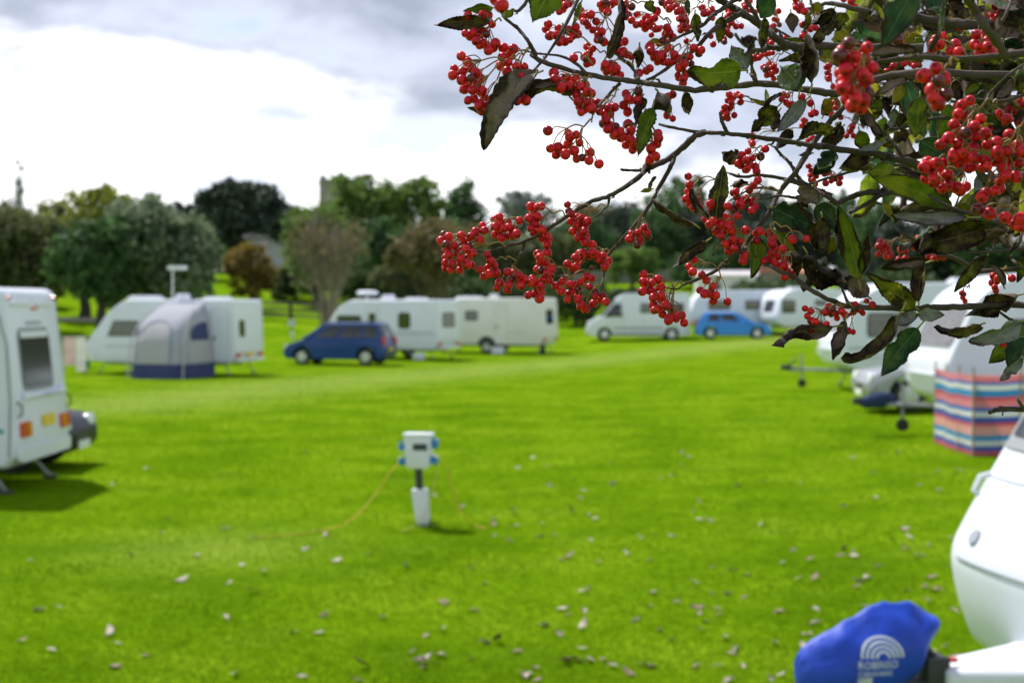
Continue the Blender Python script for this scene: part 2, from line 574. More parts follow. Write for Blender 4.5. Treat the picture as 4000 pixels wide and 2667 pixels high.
class Van:
    """a thing built on a side outline: a caravan, a camper van"""
    def __init__(self, name, label, cat, loc, rz_deg, W, prof, body_mat, group=None, bevel=.06, taper=None):
        self.root = tag(empty(name, loc, R(rz_deg)), label, cat, group)
        self.W = W
        me = solid(prof, W, bevel, taper=taper)
        me.materials.append(M[body_mat])
        self.body = bpy.data.objects.new('body', me)
        COL.objects.link(self.body)
        self.body.parent = self.root
    def frame_of(self, where, x=0, z=0):
        if where in (1, -1):                       # the left (+1) or right (-1) side
            return Vector((x, where * self.W / 2, z)), Vector((-where, 0, 0)), Vector((0, 0, 1))
        (ax, az), (bx, bz) = where                 # an end face: from its lower to its upper edge, seen from outside
        v = Vector((bx - ax, 0, bz - az)).normalized()
        out = Vector((v.z, 0, -v.x))
        if out.x * (ax + bx) < 0:
            out = -out
        u = v.cross(out)
        mid = Vector(((ax + bx) / 2, 0, (az + bz) / 2))
        return mid + u * x + v * z, u, v
    def plate(self, name, where, x, z, w, h, m, r=.04, h0=-.01, h1=.012, parent=None, pts=None):
        o, u, v = self.frame_of(where, x, z)
        return MB().slab(o, u, v, pts or rrect(w, h, r), h0, h1).build(name, m, parent or self.root)
    def window(self, where, x, z, w, h, glass='glass', r=.07, rim=.035, frame='rubber', pts=None):
        g = self.plate('window', where, x, z, w, h, glass, r, -.01, .020, pts=pts)
        fp = None
        if pts:
            c = (sum(p[0] for p in pts) / len(pts), sum(p[1] for p in pts) / len(pts))
            fp = [(c[0] + (p[0] - c[0]) * (1 + 2 * rim / w), c[1] + (p[1] - c[1]) * (1 + 2 * rim / h)) for p in pts]
        self.plate('frame', where, x, z, w + 2 * rim, h + 2 * rim, frame, r + rim, -.01, .011, parent=g, pts=fp)
        return g
    def wheel(self, x, side, r=.31, w=.18, inset=.02, rim='alloy', z=None):
        y = side * (self.W / 2 - inset)
        make_wheel(self.root, (x, y, r if z is None else z), side, r, w, rim)
    def arch(self, x, side, r=.42, z=.36):
        pts = [(math.cos(R(a)) * r, math.sin(R(a)) * r) for a in range(0, 181, 15)]
        pts = pts[::-1] if side > 0 else pts
        o = Vector((x, side * self.W / 2, z))
        MB().slab(o, (-side, 0, 0), (0, 0, 1), [(math.cos(R(a)) * r, math.sin(R(a)) * r) for a in range(0, 181, 15)], -.01, .008).build('wheel_arch', 'dark_plastic', self.root)
    def legs(self, xs, ys, top=.45, lean=.22):
        for x in xs:
            for y in ys:
                s = 1 if x > 0 else -1
                leg = MB().tube([(x, y, top), (x + s * lean * .9, y * 1.12, .03)], .022, 6)
                leg.build('corner_steady', 'galvanised', self.root)
                MB().box((x + s * lean * .9, y * 1.12, .02), (.16, .12, .04)).build('foot', 'dark_plastic', self.root)
    def chassis(self, L):
        MB().box((0, .55, .40), (L * .9, .06, .14)).box((0, -.55, .40), (L * .9, .06, .14)).box((-.1, 0, .33), (.08, self.W * .8, .08)).build('chassis', 'galvanised', self.root)
    def hitch(self, x0, reach=1.15, z=.46, jockey=True, wheel_z=.12, jb=.38):
        mb = MB()
        for s in (-1, 1):
            mb.tube([(x0 - .5, s * .55, z - .03), (x0 + reach - .35, s * .05, z)], .035, 6)
        mb.box((x0 + reach - .25, 0, z + .01), (.42, .10, .10))
        a = mb.build('drawbar', 'galvanised', self.root)
        h = MB().box((x0 + reach, 0, z + .05), (.26, .13, .12)).tube([(x0 + reach - .05, 0, z + .08), (x0 + reach - .28, 0, z + .30)], .022, 6)
        h.build('coupling_head', 'dark_plastic', self.root, bevel=.015)
        if jockey:
            j = MB().tube([(x0 + reach - jb, .13, z + .36), (x0 + reach - jb, .13, wheel_z + .05)], .026, 8)
            j.tube([(x0 + reach - jb, .13, z + .36), (x0 + reach - jb + .08, .13, z + .38), (x0 + reach - jb + .08, .13, z + .44)], .012, 5)
            jo = j.build('jockey_stem', 'galvanised', self.root)
            MB().lathe([(.02, -.04), (.09, -.04), (.11, -.02), (.11, .02), (.09, .04), (.02, .04)], (x0 + reach - jb, .13, .11), (0, 1, 0), 14).build('jockey_wheel', 'rubber', jo, smooth=40)
    def tail_lights(self, seg, z, y=.82, w=.28, h=.17):
        for s in (-1, 1):
            g = self.plate('tail_light', seg, s * y, z, w, h, 'red_lens', .03, -.01, .035)
            self.plate('indicator', seg, s * (y - w * .3), z, w * .38, h * .98, 'amber_lens', .02, -.01, .040, parent=g)
    def stripe(self, side, x, z, w, h, m):
        self.plate('stripe', side, x, z, w, h, m, .005, -.01, .004)
    def door(self, side, x, w=.58, z0=.52, z1=2.2, m='white_panel', win=True):
        d = self.plate('door', side, x, (z0 + z1) / 2, w, z1 - z0, m, .06, -.01, .010)
        self.plate('door_seal', side, x, (z0 + z1) / 2, w + .03, z1 - z0 + .03, 'grey_plastic', .07, -.01, .004, parent=d)
        self.plate('handle', side, x + .2, (z0 + z1) / 2 - .12, .07, .12, 'dark_plastic', .02, -.01, .03, parent=d)
        if win:
            self.window(side, x, z1 - .5, .30, .42, rim=.02)
    def roof_box(self, name, x, y, z, l, w, h, m='white_plastic'):
        mb = MB()
        mb.slab((x, y, z), (1, 0, 0), (0, 1, 0), rrect(l, w, .08), -.03, h * .55)
        mb.slab((x, y, z + h * .55), (1, 0, 0), (0, 1, 0), rrect(l * .85, w * .85, .08), -.001, h * .45)
        return mb.build(name, m, self.root, bevel=.015)
    def aerial(self, x, y, z, h):
        MB().tube([(x, y, z - .05), (x, y, z + h)], .028, 8).build('aerial_mast', 'alloy', self.root)
        MB().slab((x - .17, y, z + h), (1, 0, 0), (0, 1, 0), rrect(.62, .34, .08), 0, .12).build('aerial_head', 'white_plastic', self.root, bevel=.02)

def make_wheel(parent, c, side, r, w, rim='alloy'):
    c = Vector(c)
    ax = Vector((0, side, 0))
    wr = r * .62
    prof = [(wr, -w), (r * .93, -w), (r, -w * .8), (r, -w * .22), (r * .93, 0), (wr, -.004), (wr * .98, -.03)]
    t = MB().lathe(prof, c, ax, 26).build('tyre', 'rubber', None, smooth=40)
    wo = MB().lathe([(wr, -.005), (wr * .93, -.004), (wr * .88, -.03), (wr * .3, -.02), (wr * .26, .0), (.001, .0)], c, ax, 26).build('wheel', rim, parent, smooth=40)
    t.parent = wo
    mb = MB()
    for k in range(5):
        a = 2 * math.pi * k / 5 + .3
        rot = Matrix.Rotation(a * side, 3, 'Y')
        mb.box(c + ax * -.008 + rot @ Vector((wr * .58, 0, 0)), (wr * .68, .03, wr * .26), rot=rot)
    mb.build('rim', rim, wo)

def caravan_profile(L, H, slope=.8, z0=.42, knee=1.12, top=.36, curve=.35, rear_lean=.05):
    hl = L / 2
    nose_top = (hl - .03 - slope * (H - top - knee), H - top)
    pr = [(-hl + .14, z0, .05), (hl - .55, z0, .06), (hl - .10, .62, .14), (hl, .90, .10), (hl - .03, knee, .08),
          (*nose_top, .3), (nose_top[0] - curve - .35, H, .35), (-hl + rear_lean, H, .12), (-hl, .80, .08)]
    return round_poly(pr), ((hl - .03, knee), nose_top), ((-hl, .80), (-hl + rear_lean, H))
# --- white caravan whose rear faces the lawn on the left
L_, H_ = 5.6, 2.62
pr = round_poly([(-2.66, .32, .05), (2.3, .36, .06), (2.7, .6, .14), (2.8, .9, .1), (2.77, 1.12, .08), (1.9, 2.25, .3), (1.3, 2.6, .35),
                 (-2.64, 2.60, .16), (-2.80, 1.15, .10), (-2.84, .62, .06), (-2.80, .46, .05)])
loc = gpt(-8.99, 20.12)
v = Van('caravan', 'white caravan with red tail lights and yellow plate, dark car parked behind it', 'caravan', loc, 179.6, 2.2, pr, 'white_panel', 'caravans pitched on the lawn', bevel=.10)
rear = ((-2.80, 1.15), (-2.64, 2.60))
low = ((-2.84, .62), (-2.80, 1.15))
v.window(rear, -.12, -.20, 1.18, .72, glass='window_grey', r=.09, rim=.05, frame='grey_plastic')
v.plate('curtain_rail', rear, -.12, .12, 1.10, .08, 'white_plastic', .02, .015, .024)
v.tail_lights(low, -.08, .82, .36, .19)
v.plate('number_plate', low, .12, -.02, .50, .15, 'yellow_plate', .01, -.01, .03)
mb = MB()
o, u, w_ = v.frame_of(rear, 0, -.64)
mb.slab(o, u, w_, [(-.86, -.06), (.86, -.06), (.80, .05), (.5, -.01), (0, -.03), (-.5, -.01), (-.80, .05)], -.01, .07)
mb.build('rear_shelf', 'white_plastic', v.root, bevel=.02)
for s in (-1, 1):
    v.plate('rear_moulding', rear, s * .52, .52, .72, .05, 'white_plastic', .02, -.01, .03)
    v.plate('marker_light', rear, s * .92, .60, .07, .05, 'red_lens', .02, -.01, .03)
v.plate('rear_badge_strip', rear, -.05, .27, .62, .05, 'grey_stripe', .02, -.01, .006)
v.plate('brake_light', rear, .05, .46, .20, .04, 'amber_lens', .015, -.01, .03)
v.plate('bumper', ((-2.84, .40), (-2.84, .58)), 0, 0, 2.06, .18, 'white_plastic', .05, -.04, .02)
v.stripe(1, -.9, .80, 3.5, .06, 'teal_stripe')
for s in (-1, 1):
    mb = MB().tube([(-2.72, s * 1.105, .48), (-2.74, s * 1.108, 1.2), (-2.70, s * 1.108, 1.9), (-2.60, s * 1.106, 2.25), (-2.40, s * 1.10, 2.45), (-2.2, s * 1.09, 2.53)], .014, 6)
    mb.build('edge_trim', 'grey_plastic', v.root)
    v.wheel(-.3, s)
    v.arch(-.3, s)
    MB().tube([(-2.76, s * 1.02, .95), (-2.86, s * 1.02, 1.0), (-2.86, s * 1.02, 1.12), (-2.77, s * 1.02, 1.17)], .014, 6).build('grab_handle', 'dark_plastic', v.root)
v.window(1, -1.4, 1.55, .8, .55)
v.legs((-2.3, 2.0), (-.8, .8), top=.40, lean=.34)
v.chassis(5.2)
v.hitch(2.6)
v.roof_box('roof_vent', -1.0, 0, 2.61, .5, .5, .10)

# --- caravan with the porch awning and the tall aerial
pr, nose, rear = caravan_profile(5.6, 2.52, slope=.80, knee=.98, top=.42, curve=.25)
AW_RZ = 164.5
aw_c = gpt(-11.48, 51.81)
v = Van('caravan', 'white caravan with porch awning on its side and tall roof aerial', 'caravan', aw_c, AW_RZ, 2.2, pr, 'white_panel', 'caravans pitched on the lawn', bevel=.07)
v.window(1, 1.25, 1.55, .95, .46, glass='curtain_glass', pts=[(-.62, -.23), (.48, -.23), (.48, .23), (-.38, .23)])
v.window(rear, -.55, -.10, .34, .50)
v.tail_lights(rear, -.98, .85, .26, .13)
v.plate('number_plate', rear, .0, -.97, .46, .13, 'yellow_plate', .01, -.01, .03)
v.plate('bumper', rear, 0, -1.12, 2.1, .12, 'white_plastic', .04, -.04, .03)
v.door(1, -2.25, .62, m='white_panel', win=False)
v.stripe(1, 1.2, .95, 1.6, .04, 'grey_stripe')
v.window(nose, 0, 0, 1.6, .6)
v.roof_box('roof_light', 1.0, .1, 2.515, 1.1, .7, .14)
v.roof_box('roof_vent', -.55, .4, 2.515, .42, .42, .20)
v.roof_box('roof_vent', -1.7, .1, 2.515, .9, .6, .10)
v.aerial(-.25, .55, 2.5, 1.02)
for s in (-1, 1):
    v.wheel(-.25, s)
    v.arch(-.25, s)
v.legs((-2.3, 2.1), (-.85, .85))
v.chassis(5.0)
v.hitch(2.6)

# --- the porch awning itself: a domed tent leaning on the caravan side
def awning():
    m = Matrix.Rotation(R(AW_RZ), 3, 'Z')
    base = aw_c + m @ Vector((-1.02, 1.115, 0))
    root = tag(empty('porch_awning', gpt(base.x, base.y), R(AW_RZ)), 'grey porch awning with navy skirt and arched door against a caravan', 'awning')
    DZ = [(0, 2.2, 1.05), (.45, 2.17, 1.05), (1.2, 2.02, 1.0), (1.6, 1.78, .95), (1.85, 1.52, .90), (2.05, 1.20, .84), (2.22, .78, .76), (2.34, .34, .70), (2.40, .02, .66)]
    def dims(z):
        for (a, da, wa_), (b, db, wb) in zip(DZ, DZ[1:]):
            if z <= b + 1e-6:
                t = (z - a) / (b - a)
                return da + (db - da) * t, wa_ + (wb - wa_) * t
        return DZ[-1][1:]
    def ring(z, k=48, off=0.0):
        D, A = dims(z)
        out = []
        for i in range(k + 1):
            th = math.pi * i / k
            c, s = math.cos(th), math.sin(th)
            e = 2 / 5.0
            x = -(A + off) * math.copysign(abs(c) ** e, c)
            y = (D + off) * abs(s) ** e
            wob = .012 * math.sin(i * 1.9 + z * 3) * (1 if 3 < i < k - 3 else 0)
            out.append((x, y + wob, z))
        return out
    def skin(name, zs, m_, off=0.0, parent=root):
        mb = MB()
        rs = [ring(z, off=off) for z in zs]
        k = len(rs[0])
        vs = [p for r_ in rs for p in r_]
        mb.add(vs, [(j * k + i, j * k + i + 1, (j + 1) * k + i + 1, (j + 1) * k + i) for j in range(len(rs) - 1) for i in range(k - 1)])
        return mb.build(name, m_, parent, smooth=60)
    skin('skirt', [.0, .15, .30, .47], 'awning_navy', .006)
    skin('canopy', list(np.linspace(.45, 1.2, 6)) + list(np.linspace(1.3, 2.40, 16)), 'awning_grey')
    # arched door panel in the front, set 1.5 cm proud, with its piping
    def front_y(x, z, off):
        D, A = dims(z)
        t = min(.999, abs(x) / A)
        return D * (1 - t ** 5) ** (1 / 5.0) + off
    def arch_top(x, cx, hw, z1, rise):
        t = min(1, abs(x - cx) / hw)
        return z1 + rise * math.sqrt(max(0, 1 - t ** 2.4))
    cx, hw = .08, .62
    mb = MB()
    cols = 17
    vs = []
    for i in range(cols):
        x = cx - hw + 2 * hw * i / (cols - 1)
        zt = arch_top(x, cx, hw, 1.05, .78)
        for j in range(9):
            z = .50 + (zt - .50) * j / 8
            vs.append((x, front_y(x, z, .018), z))
    mb.add(vs, [(i * 9 + j, (i + 1) * 9 + j, (i + 1) * 9 + j + 1, i * 9 + j + 1) for i in range(cols - 1) for j in range(8)])
    d = mb.build('door_panel', 'awning_light', root, smooth=60)
    pts = [(cx - hw, .48)] + [(cx - hw + 2 * hw * i / 28, arch_top(cx - hw + 2 * hw * i / 28, cx, hw, 1.05, .78)) for i in range(29)] + [(cx + hw, .48)]
    MB().tube([(x, front_y(x, z, .022), z) for x, z in pts], .022, 6).build('piping', 'piping', d)
    # window in the end wall, navy tinted
    def end_x(y, z, off):
        D, A = dims(z)
        t = min(.999, y / D)
        return -(A * (1 - t ** 5) ** (1 / 5.0) + off)
    def end_patch(name, y0, y1, z0, z1, rise, m_, off):
        vs = []
        for i in range(13):
            y = y0 + (y1 - y0) * i / 12
            zt = z1 + rise * math.sqrt(max(0, 1 - (i / 12) ** 2.2))
            for j in range(7):
                z = z0 + (zt - z0) * j / 6
                vs.append((end_x(y, z, off), y, z))
        return MB().add(vs, [(i * 7 + j, i * 7 + j + 1, (i + 1) * 7 + j + 1, (i + 1) * 7 + j) for i in range(12) for j in range(6)]).build(name, m_, root, smooth=60)
    end_patch('window', .34, 1.48, 1.22, 1.38, .42, 'awning_navy', .022)
    end_patch('side_panel', .30, 1.62, .52, 1.12, .06, 'awning_light', .014)
    for s in (-1, 1):
        ps = []
        for z in np.linspace(.02, 2.2, 14):
            D, A = dims(z)
            ps.append((s * A * .93, D * .93 + .03, z))
        MB().tube(ps, .030, 6).build('corner_pole_sleeve', 'awning_light', root)
awning()

# --- drying rack with towels beside that caravan
def rack():
    p = on_ground(292, 1462)
    root = tag(empty('drying_rack', p, .3), 'folding drying rack hung with pale pink and white towels', 'drying rack')
    mb = MB()
    for s in (-.35, .35):
        mb.tube([(s, -.25, 0), (s, .25, 1.25)], .015, 6).tube([(s, .25, 0), (s, -.25, 1.25)], .015, 6)
    for y, z in ((-.25, 1.25), (.25, 1.25), (-.15, 1.0), (.15, 1.0)):
        mb.tube([(-.42, y, z), (.42, y, z)], .010, 6)
    mb.build('frame', 'galvanised', root)
    def cloth(x0, x1, y, z, drop, m_):
        vs, nx, nz_ = [], 9, 8
        for j in range(nz_):
            for i in range(nx):
                t, k = i / (nx - 1), j / (nz_ - 1)
                vs.append((x0 + (x1 - x0) * t, y + .03 * math.sin(t * 9 + k) * k - .02, z - drop * k))
        MB().add(vs, [(j * nx + i, j * nx + i + 1, (j + 1) * nx + i + 1, (j + 1) * nx + i) for j in range(nz_ - 1) for i in range(nx - 1)]).build('towel', m_, root, smooth=60)
    cloth(-.36, .02, -.27, 1.26, .95, 'towel_pink')
    cloth(.04, .36, -.27, 1.26, 1.15, 'towel_white')
    g = on_ground(333, 1437)
    w = MB().lathe([(.02, 0), (.16, 0), (.2, .3), (.21, .31), (.19, .32), (.15, .06), (.02, .05)], (0, 0, 0), (0, 0, 1), 18).tube([(.2, 0, .3), (.12, 0, .47), (-.12, 0, .47), (-.2, 0, .3)], .008, 5)
    tag(w.build('bucket', 'green_plastic', None, smooth=40, loc=g), 'green plastic bucket on the grass beside the drying rack', 'bucket')
rack()

# --- white caravan behind the dark blue car
pr, nose, rear = caravan_profile(5.4, 2.50, slope=.62, knee=1.15, top=.40, curve=.3)
v = Van('caravan', 'white caravan with round satellite dish, dark blue car in front of it', 'caravan', gpt(-5.15, 65.2), 158, 2.25, pr, 'white_panel', 'caravans pitched on the lawn', bevel=.07)
v.window(1, -1.15, 1.62, .50, .62, r=.12)
v.door(1, .35, .6)
v.window(1, 1.45, 1.55, 1.1, .5)
v.stripe(1, -.4, 1.12, 4.2, .05, 'grey_stripe')
v.stripe(1, -.4, 1.02, 4.2, .02, 'grey_stripe')
v.tail_lights(rear, -1.02, .88, .22, .16)
v.window(rear, 0, .0, 1.2, .55, glass='curtain_glass')
v.plate('bumper', rear, 0, -1.14, 2.1, .12, 'white_plastic', .04, -.04, .03)
v.window(nose, 0, 0, 1.7, .6)
for s in (-1, 1):
    v.wheel(-.3, s)
    v.arch(-.3, s)
v.legs((-2.2, 2.0), (-.85, .85))
v.chassis(5.0)
v.hitch(2.5)
dish = MB().tube([(1.0, .3, 2.45), (1.0, .3, 2.72)], .035, 8).build('dish_mast', 'alloy', v.root)
MB().lathe([(.001, .0), (.38, .02), (.46, .07), (.46, .15), (.36, .20), (.001, .22)], (1.0, .3, 2.68), (0, 0, 1), 22).build('satellite_dish', 'white_plastic', dish, smooth=40)
v.roof_box('roof_vent', .1, .1, 2.495, .5, .5, .22)
v.roof_box('roof_light', -1.2, .0, 2.495, .9, .6, .10)
MB().box((-1.9, 1.28, .14), (.44, .34, .28)).build('step', 'white_plastic', v.root, bevel=.03)

# --- cream caravan next to it
pr, nose, rear = caravan_profile(5.5, 2.56, slope=.5, knee=1.15, top=.34, curve=.3)
v = Van('caravan', 'plain cream caravan standing between two white ones, with a dark end window', 'caravan', gpt(-.80, 71.26), 160, 2.2, pr, 'cream_panel', 'caravans pitched on the lawn', bevel=.06)
v.window(1, .75, 1.75, .58, .40, glass='curtain_glass')
v.door(1, -.7, .6, m='cream_panel', win=False)
v.window(rear, -.1, .02, .95, .60)
v.stripe(1, -1.5, .98, .8, .03, 'grey_stripe')
v.tail_lights(rear, -1.02, .88, .2, .14)
for s in (-1, 1):
    v.wheel(.0, s, r=.34, inset=-.01)
    v.arch(.0, s, r=.45)
v.legs((-2.3, 2.0), (-.85, .85))
v.chassis(5.0)
v.roof_box('roof_vent', 1.2, .2, 2.555, 1.2, .6, .10)
v.roof_box('roof_vent', .0, .1, 2.555, .4, .4, .20)
MB().box((-.65, 1.32, .16), (.55, .36, .32)).build('step', 'white_plastic', v.root, bevel=.03)
MB().box((-2.6, .7, .24), (.22, .3, .48)).build('waste_container', 'dark_plastic', v.root, bevel=.04)

# --- two caravans at the far right end of the lawn
pr, nose, rear = caravan_profile(5.2, 2.45, slope=.4, knee=1.2, top=.34)
v = Van('caravan', 'white caravan half hidden behind the light blue car', 'caravan', gpt(12.7, 88.2), 182, 2.2, pr, 'white_panel', 'caravans pitched on the lawn')
v.window(1, .9, 1.6, 1.2, .5)
v.window(1, -1.0, 1.6, .8, .5)
v.wheel(-.3, 1)
v.legs((-2.2, 2.0), (.85,))
v.chassis(4.8)
pr, nose, rear = caravan_profile(6.2, 2.52, slope=.30, knee=1.15, top=.34)
v = Van('caravan', 'white caravan showing two dark square windows beside the light blue car', 'caravan', gpt(17.25, 86.9), 200, 2.25, pr, 'white_panel', 'caravans pitched on the lawn')
v.window(nose, .0, -.1, .95, .62)
v.window(1, 2.35, 1.55, .8, .68)
v.window(1, .3, 1.75, .7, .3)
v.wheel(.3, 1, r=.33, inset=-.01)
v.wheel(-.42, 1, r=.33, inset=-.01)
v.arch(.3, 1)
v.arch(-.42, 1)
v.legs((-2.6, 2.3), (.85,))
v.chassis(5.4)
v.roof_box('roof_vent', 1.4, .2, 2.51, .9, .6, .14)

# --- the two caravans on the right whose noses point across the lawn
def nose_caravan(label, loc, rz, L, H, slope, body, side_items, nose_glass, curve=.35, jb=.38):
    pr, nose, rear = caravan_profile(L, H, slope=slope, knee=1.22, top=.36, curve=curve, z0=.44)
    v = Van('caravan', label, 'caravan', loc, rz, 2.25, pr, body, 'caravans pitched on the lawn', bevel=.10)
    g = v.window(nose, 0, .02, 1.86, .72, glass=nose_glass, r=.12, rim=.04, frame='grey_plastic')
    hl = L / 2
    low = ((hl - .0, .90), (hl - .03, 1.22))
    v.plate('gas_locker_lid', ((hl - .10, .62), (hl, .90)), 0, .08, 1.5, .34, 'white_panel', .08, -.02, .02)
    for s in (-1, 1):
        v.plate('marker_light', low, s * .98, .05, .09, .05, 'clear_lens', .02, -.01, .025)
        MB().tube([(hl - .10, s * 1.0, .80), (hl + .05, s * 1.02, .83), (hl + .05, s * 1.02, .97), (hl - .06, s * 1.0, 1.0)], .015, 6).build('grab_handle', 'white_plastic', v.root)
        v.wheel(-.2, s)
        v.arch(-.2, s)
    for x, z, w, h, gl in side_items:
        v.window(1, x, z, w, h, glass=gl)
    v.legs((hl - .75, -hl + .5), (-.8, .8), top=.46)
    v.chassis(L * .93)
    v.hitch(hl - .15, 1.25, jb=jb)
    return v, nose
v, _ = nose_caravan('white caravan with bare drawbar and jockey wheel, behind the one with the windbreak', gpt(11.0, 39.2), 183.4, 5.8, 2.66, .42, 'white_panel',
                    [(1.7, 1.6, 1.0, .55, 'curtain_glass'), (.3, 1.6, 1.0, .55, 'curtain_glass'), (-1.6, 1.6, .9, .55, 'glass')], 'curtain_glass')
v.stripe(1, .2, 1.02, 5.0, .05, 'grey_stripe')
v.stripe(1, .2, .80, 5.0, .03, 'grey_stripe')
v.roof_box('roof_vent', -.6, .1, 2.655, .8, .6, .14)
v, _ = nose_caravan('white caravan with striped windbreak in front and curtained nose window', gpt(9.95, 26.2), 183, 5.8, 2.68, .45, 'white_panel',
                    [(1.35, 1.60, 1.05, .56, 'glass'), (-.6, 1.6, .9, .56, 'glass')], 'curtain_glass', jb=.68)
v.roof_box('roof_vent', -.6, .1, 2.675, .8, .6, .14)
mb = MB()
secs = []
for t, w, z0, z1 in ((0, .08, .42, .56), (.12, .12, .38, .62), (.34, .14, .38, .68), (.50, .12, .40, .66), (.62, .07, .44, .58)):
    secs.append([(4.02 - t, math.cos(R(a)) * w, (z0 + z1) / 2 + math.sin(R(a)) * (z1 - z0) / 2) for a in range(0, 360, 30)])
vs = [p for s in secs for p in s]
mb.add(vs, [(j * 12 + i, (j + 1) * 12 + i, (j + 1) * 12 + (i + 1) % 12, j * 12 + (i + 1) % 12) for j in range(4) for i in range(12)] + [tuple(range(12)), tuple(48 + i for i in range(11, -1, -1))])
tag(mb.build('hitch_cover', 'navy_cloth', None, smooth=60), 'dark navy cover over the drawbar end of the windbreak caravan', 'hitch cover')
hc = COL.objects['hitch_cover']
hc.location, hc.rotation_euler = v.root.location, v.root.rotation_euler

# --- windbreak: striped cloth on poles
def windbreak():
    m = bpy.data.materials.new('stripes')
    m.use_nodes = True
    nt = m.node_tree
    L = nt.links.new
    red, pink, blue, dblue, teal, cream = (.70, .17, .22), (.80, .36, .38), (.10, .25, .66), (.07, .17, .55), (.08, .40, .66), (.80, .82, .76)
    salmon = (.84, .50, .44)
    seq = [(0, red), (.057, dblue), (.114, cream), (.18, teal), (.25, salmon), (.36, red), (.41, dblue), (.476, cream), (.54, blue), (.59, pink), (.68, red), (.73, teal), (.81, cream), (.876, blue), (.914, pink)]
    tc = N(nt, 'ShaderNodeTexCoord')
    sp = N(nt, 'ShaderNodeSeparateXYZ')
    L(tc.outputs['UV'], sp.inputs[0])
    rp = ramp(nt, seq, 'CONSTANT')
    L(sp.outputs['Y'], rp.inputs['Fac'])
    b = nt.nodes['Principled BSDF']
    b.inputs['Roughness'].default_value = .9
    L(rp.outputs['Color'], b.inputs['Base Color'])
    t = N(nt, 'ShaderNodeBsdfTranslucent')
    L(rp.outputs['Color'], t.inputs['Color'])
    mx = N(nt, 'ShaderNodeMixShader')
    mx.inputs[0].default_value = .5
    L(b.outputs[0], mx.inputs[1])
    L(t.outputs[0], mx.inputs[2])
    L(mx.outputs[0], nt.nodes['Material Output'].inputs['Surface'])
    M['stripes'] = m
    path = [(6.80, 24.5), (6.76, 23.75), (6.74, 23.0), (6.76, 22.35), (7.46, 22.38), (8.17, 22.33), (8.88, 22.38), (9.6, 22.35), (10.3, 22.4), (11.0, 22.35)]
    root = tag(empty('windbreak', gpt(6.76, 22.35)), 'windbreak of red, blue and cream striped cloth on poles before a caravan', 'windbreak')
    o0 = root.location
    rng = random.Random(3)
    for k, ((ax, ay), (bx, by)) in enumerate(zip(path, path[1:])):
        n, rows = 8, 8
        vs, uv = [], []
        a, b_ = Vector((ax, ay, 0)), Vector((bx, by, 0))
        nrm = (b_ - a).cross(Vector((0, 0, 1))).normalized()
        bow = rng.uniform(-.10, .10)
        for side in (0, .008):
            for j in range(rows + 1):
                for i in range(n + 1):
                    t, h = i / n, j / rows
                    p = a.lerp(b_, t) + nrm * (bow * math.sin(math.pi * t) + .03 * math.sin(h * 5 + k * 2.1 + t * 4) * math.sin(math.pi * t) + side)
                    sag = .02 * math.sin(math.pi * t)
                    z = gz(p.x, p.y) + .01 + (1.19 - sag) * h
                    vs.append((p.x - o0.x, p.y - o0.y, z - o0.z))
                    uv.append((t, h * .999))
        q = (n + 1) * (rows + 1)
        fs = []
        for j in range(rows):
            for i in range(n):
                c = j * (n + 1) + i
                fs.append((c, c + 1, c + n + 2, c + n + 1))
                fs.append((q + c, q + c + n + 1, q + c + n + 2, q + c + 1))
        me = bpy.data.meshes.new('cloth_panel')
        me.from_pydata(vs, [], fs)
        ul = me.uv_layers.new(name='UVMap')
        ul.data.foreach_set('uv', [c for lp in me.loops for c in uv[lp.vertex_index]])
        me.materials.append(m)
        for p in me.polygons:
            p.use_smooth = True
        c = bpy.data.objects.new('cloth_panel', me)
        COL.objects.link(c)
        c.parent = root
    for x, y in path:
        z = gz(x, y)
        MB().tube([(x - o0.x, y - o0.y - .012, z - o0.z - .1), (x - o0.x + .01, y - o0.y - .012, z - o0.z + 1.32)], .014, 7).build('pole', 'wood_pole', root)
windbreak()

# --- nearest caravan on the right: only its nose and drawbar reach into the picture
pr = round_poly([(-2.65, .46, .05), (2.38, .34, .1), (2.60, .40, .10), (2.71, .68, .12), (2.75, .93, .10), (2.62, 1.16, .10), (1.92, 2.26, .34), (1.30, 2.66, .4), (-2.65, 2.66, .15), (-2.75, .85, .1)], seg=6)
def nose_round(co):
    # the nose is bowed in plan: its corners are swept back
    if co.x > 1.2:
        co.x -= .13 * (abs(co.y) / 1.12) ** 3 * min(1, (co.x - 1.2) / 1.0)
def fine_solid(prof, W, rows):
    mb = MB()
    k = len(prof)
    ys = [-W / 2 + W * i / rows for i in range(rows + 1)]
    vs = []
    for y in ys:
        t = max(0, (abs(y) - (W / 2 - .16)) / .16)
        sh = .10 * (1 - math.sqrt(max(0, 1 - t * t)))
        cxm, czm = 0, 1.5
        for x, z in prof:
            dx, dz = x - cxm, z - czm
            L_ = math.hypot(dx, dz)
            p = Vector((x - dx / L_ * sh, y, z - dz / L_ * sh))
            nose_round(p)
            vs.append(p)
    fs = [(j * k + i, j * k + (i + 1) % k, (j + 1) * k + (i + 1) % k, (j + 1) * k + i) for j in range(rows) for i in range(k)]
    fs += [tuple(range(k - 1, -1, -1)), tuple(rows * k + i for i in range(k))]
    return mb.add(vs, fs)
C_LOC, C_RZ, DX = gpt(5.24, 8.04), 192.0, .22
croot = tag(empty('caravan', C_LOC, R(C_RZ)), 'white caravan nose with blue hitch cover on its drawbar', 'caravan', 'caravans pitched on the lawn')
ys28 = 28
fine_solid(pr, 2.24, ys28).build('body', 'white_panel', croot, smooth=30)
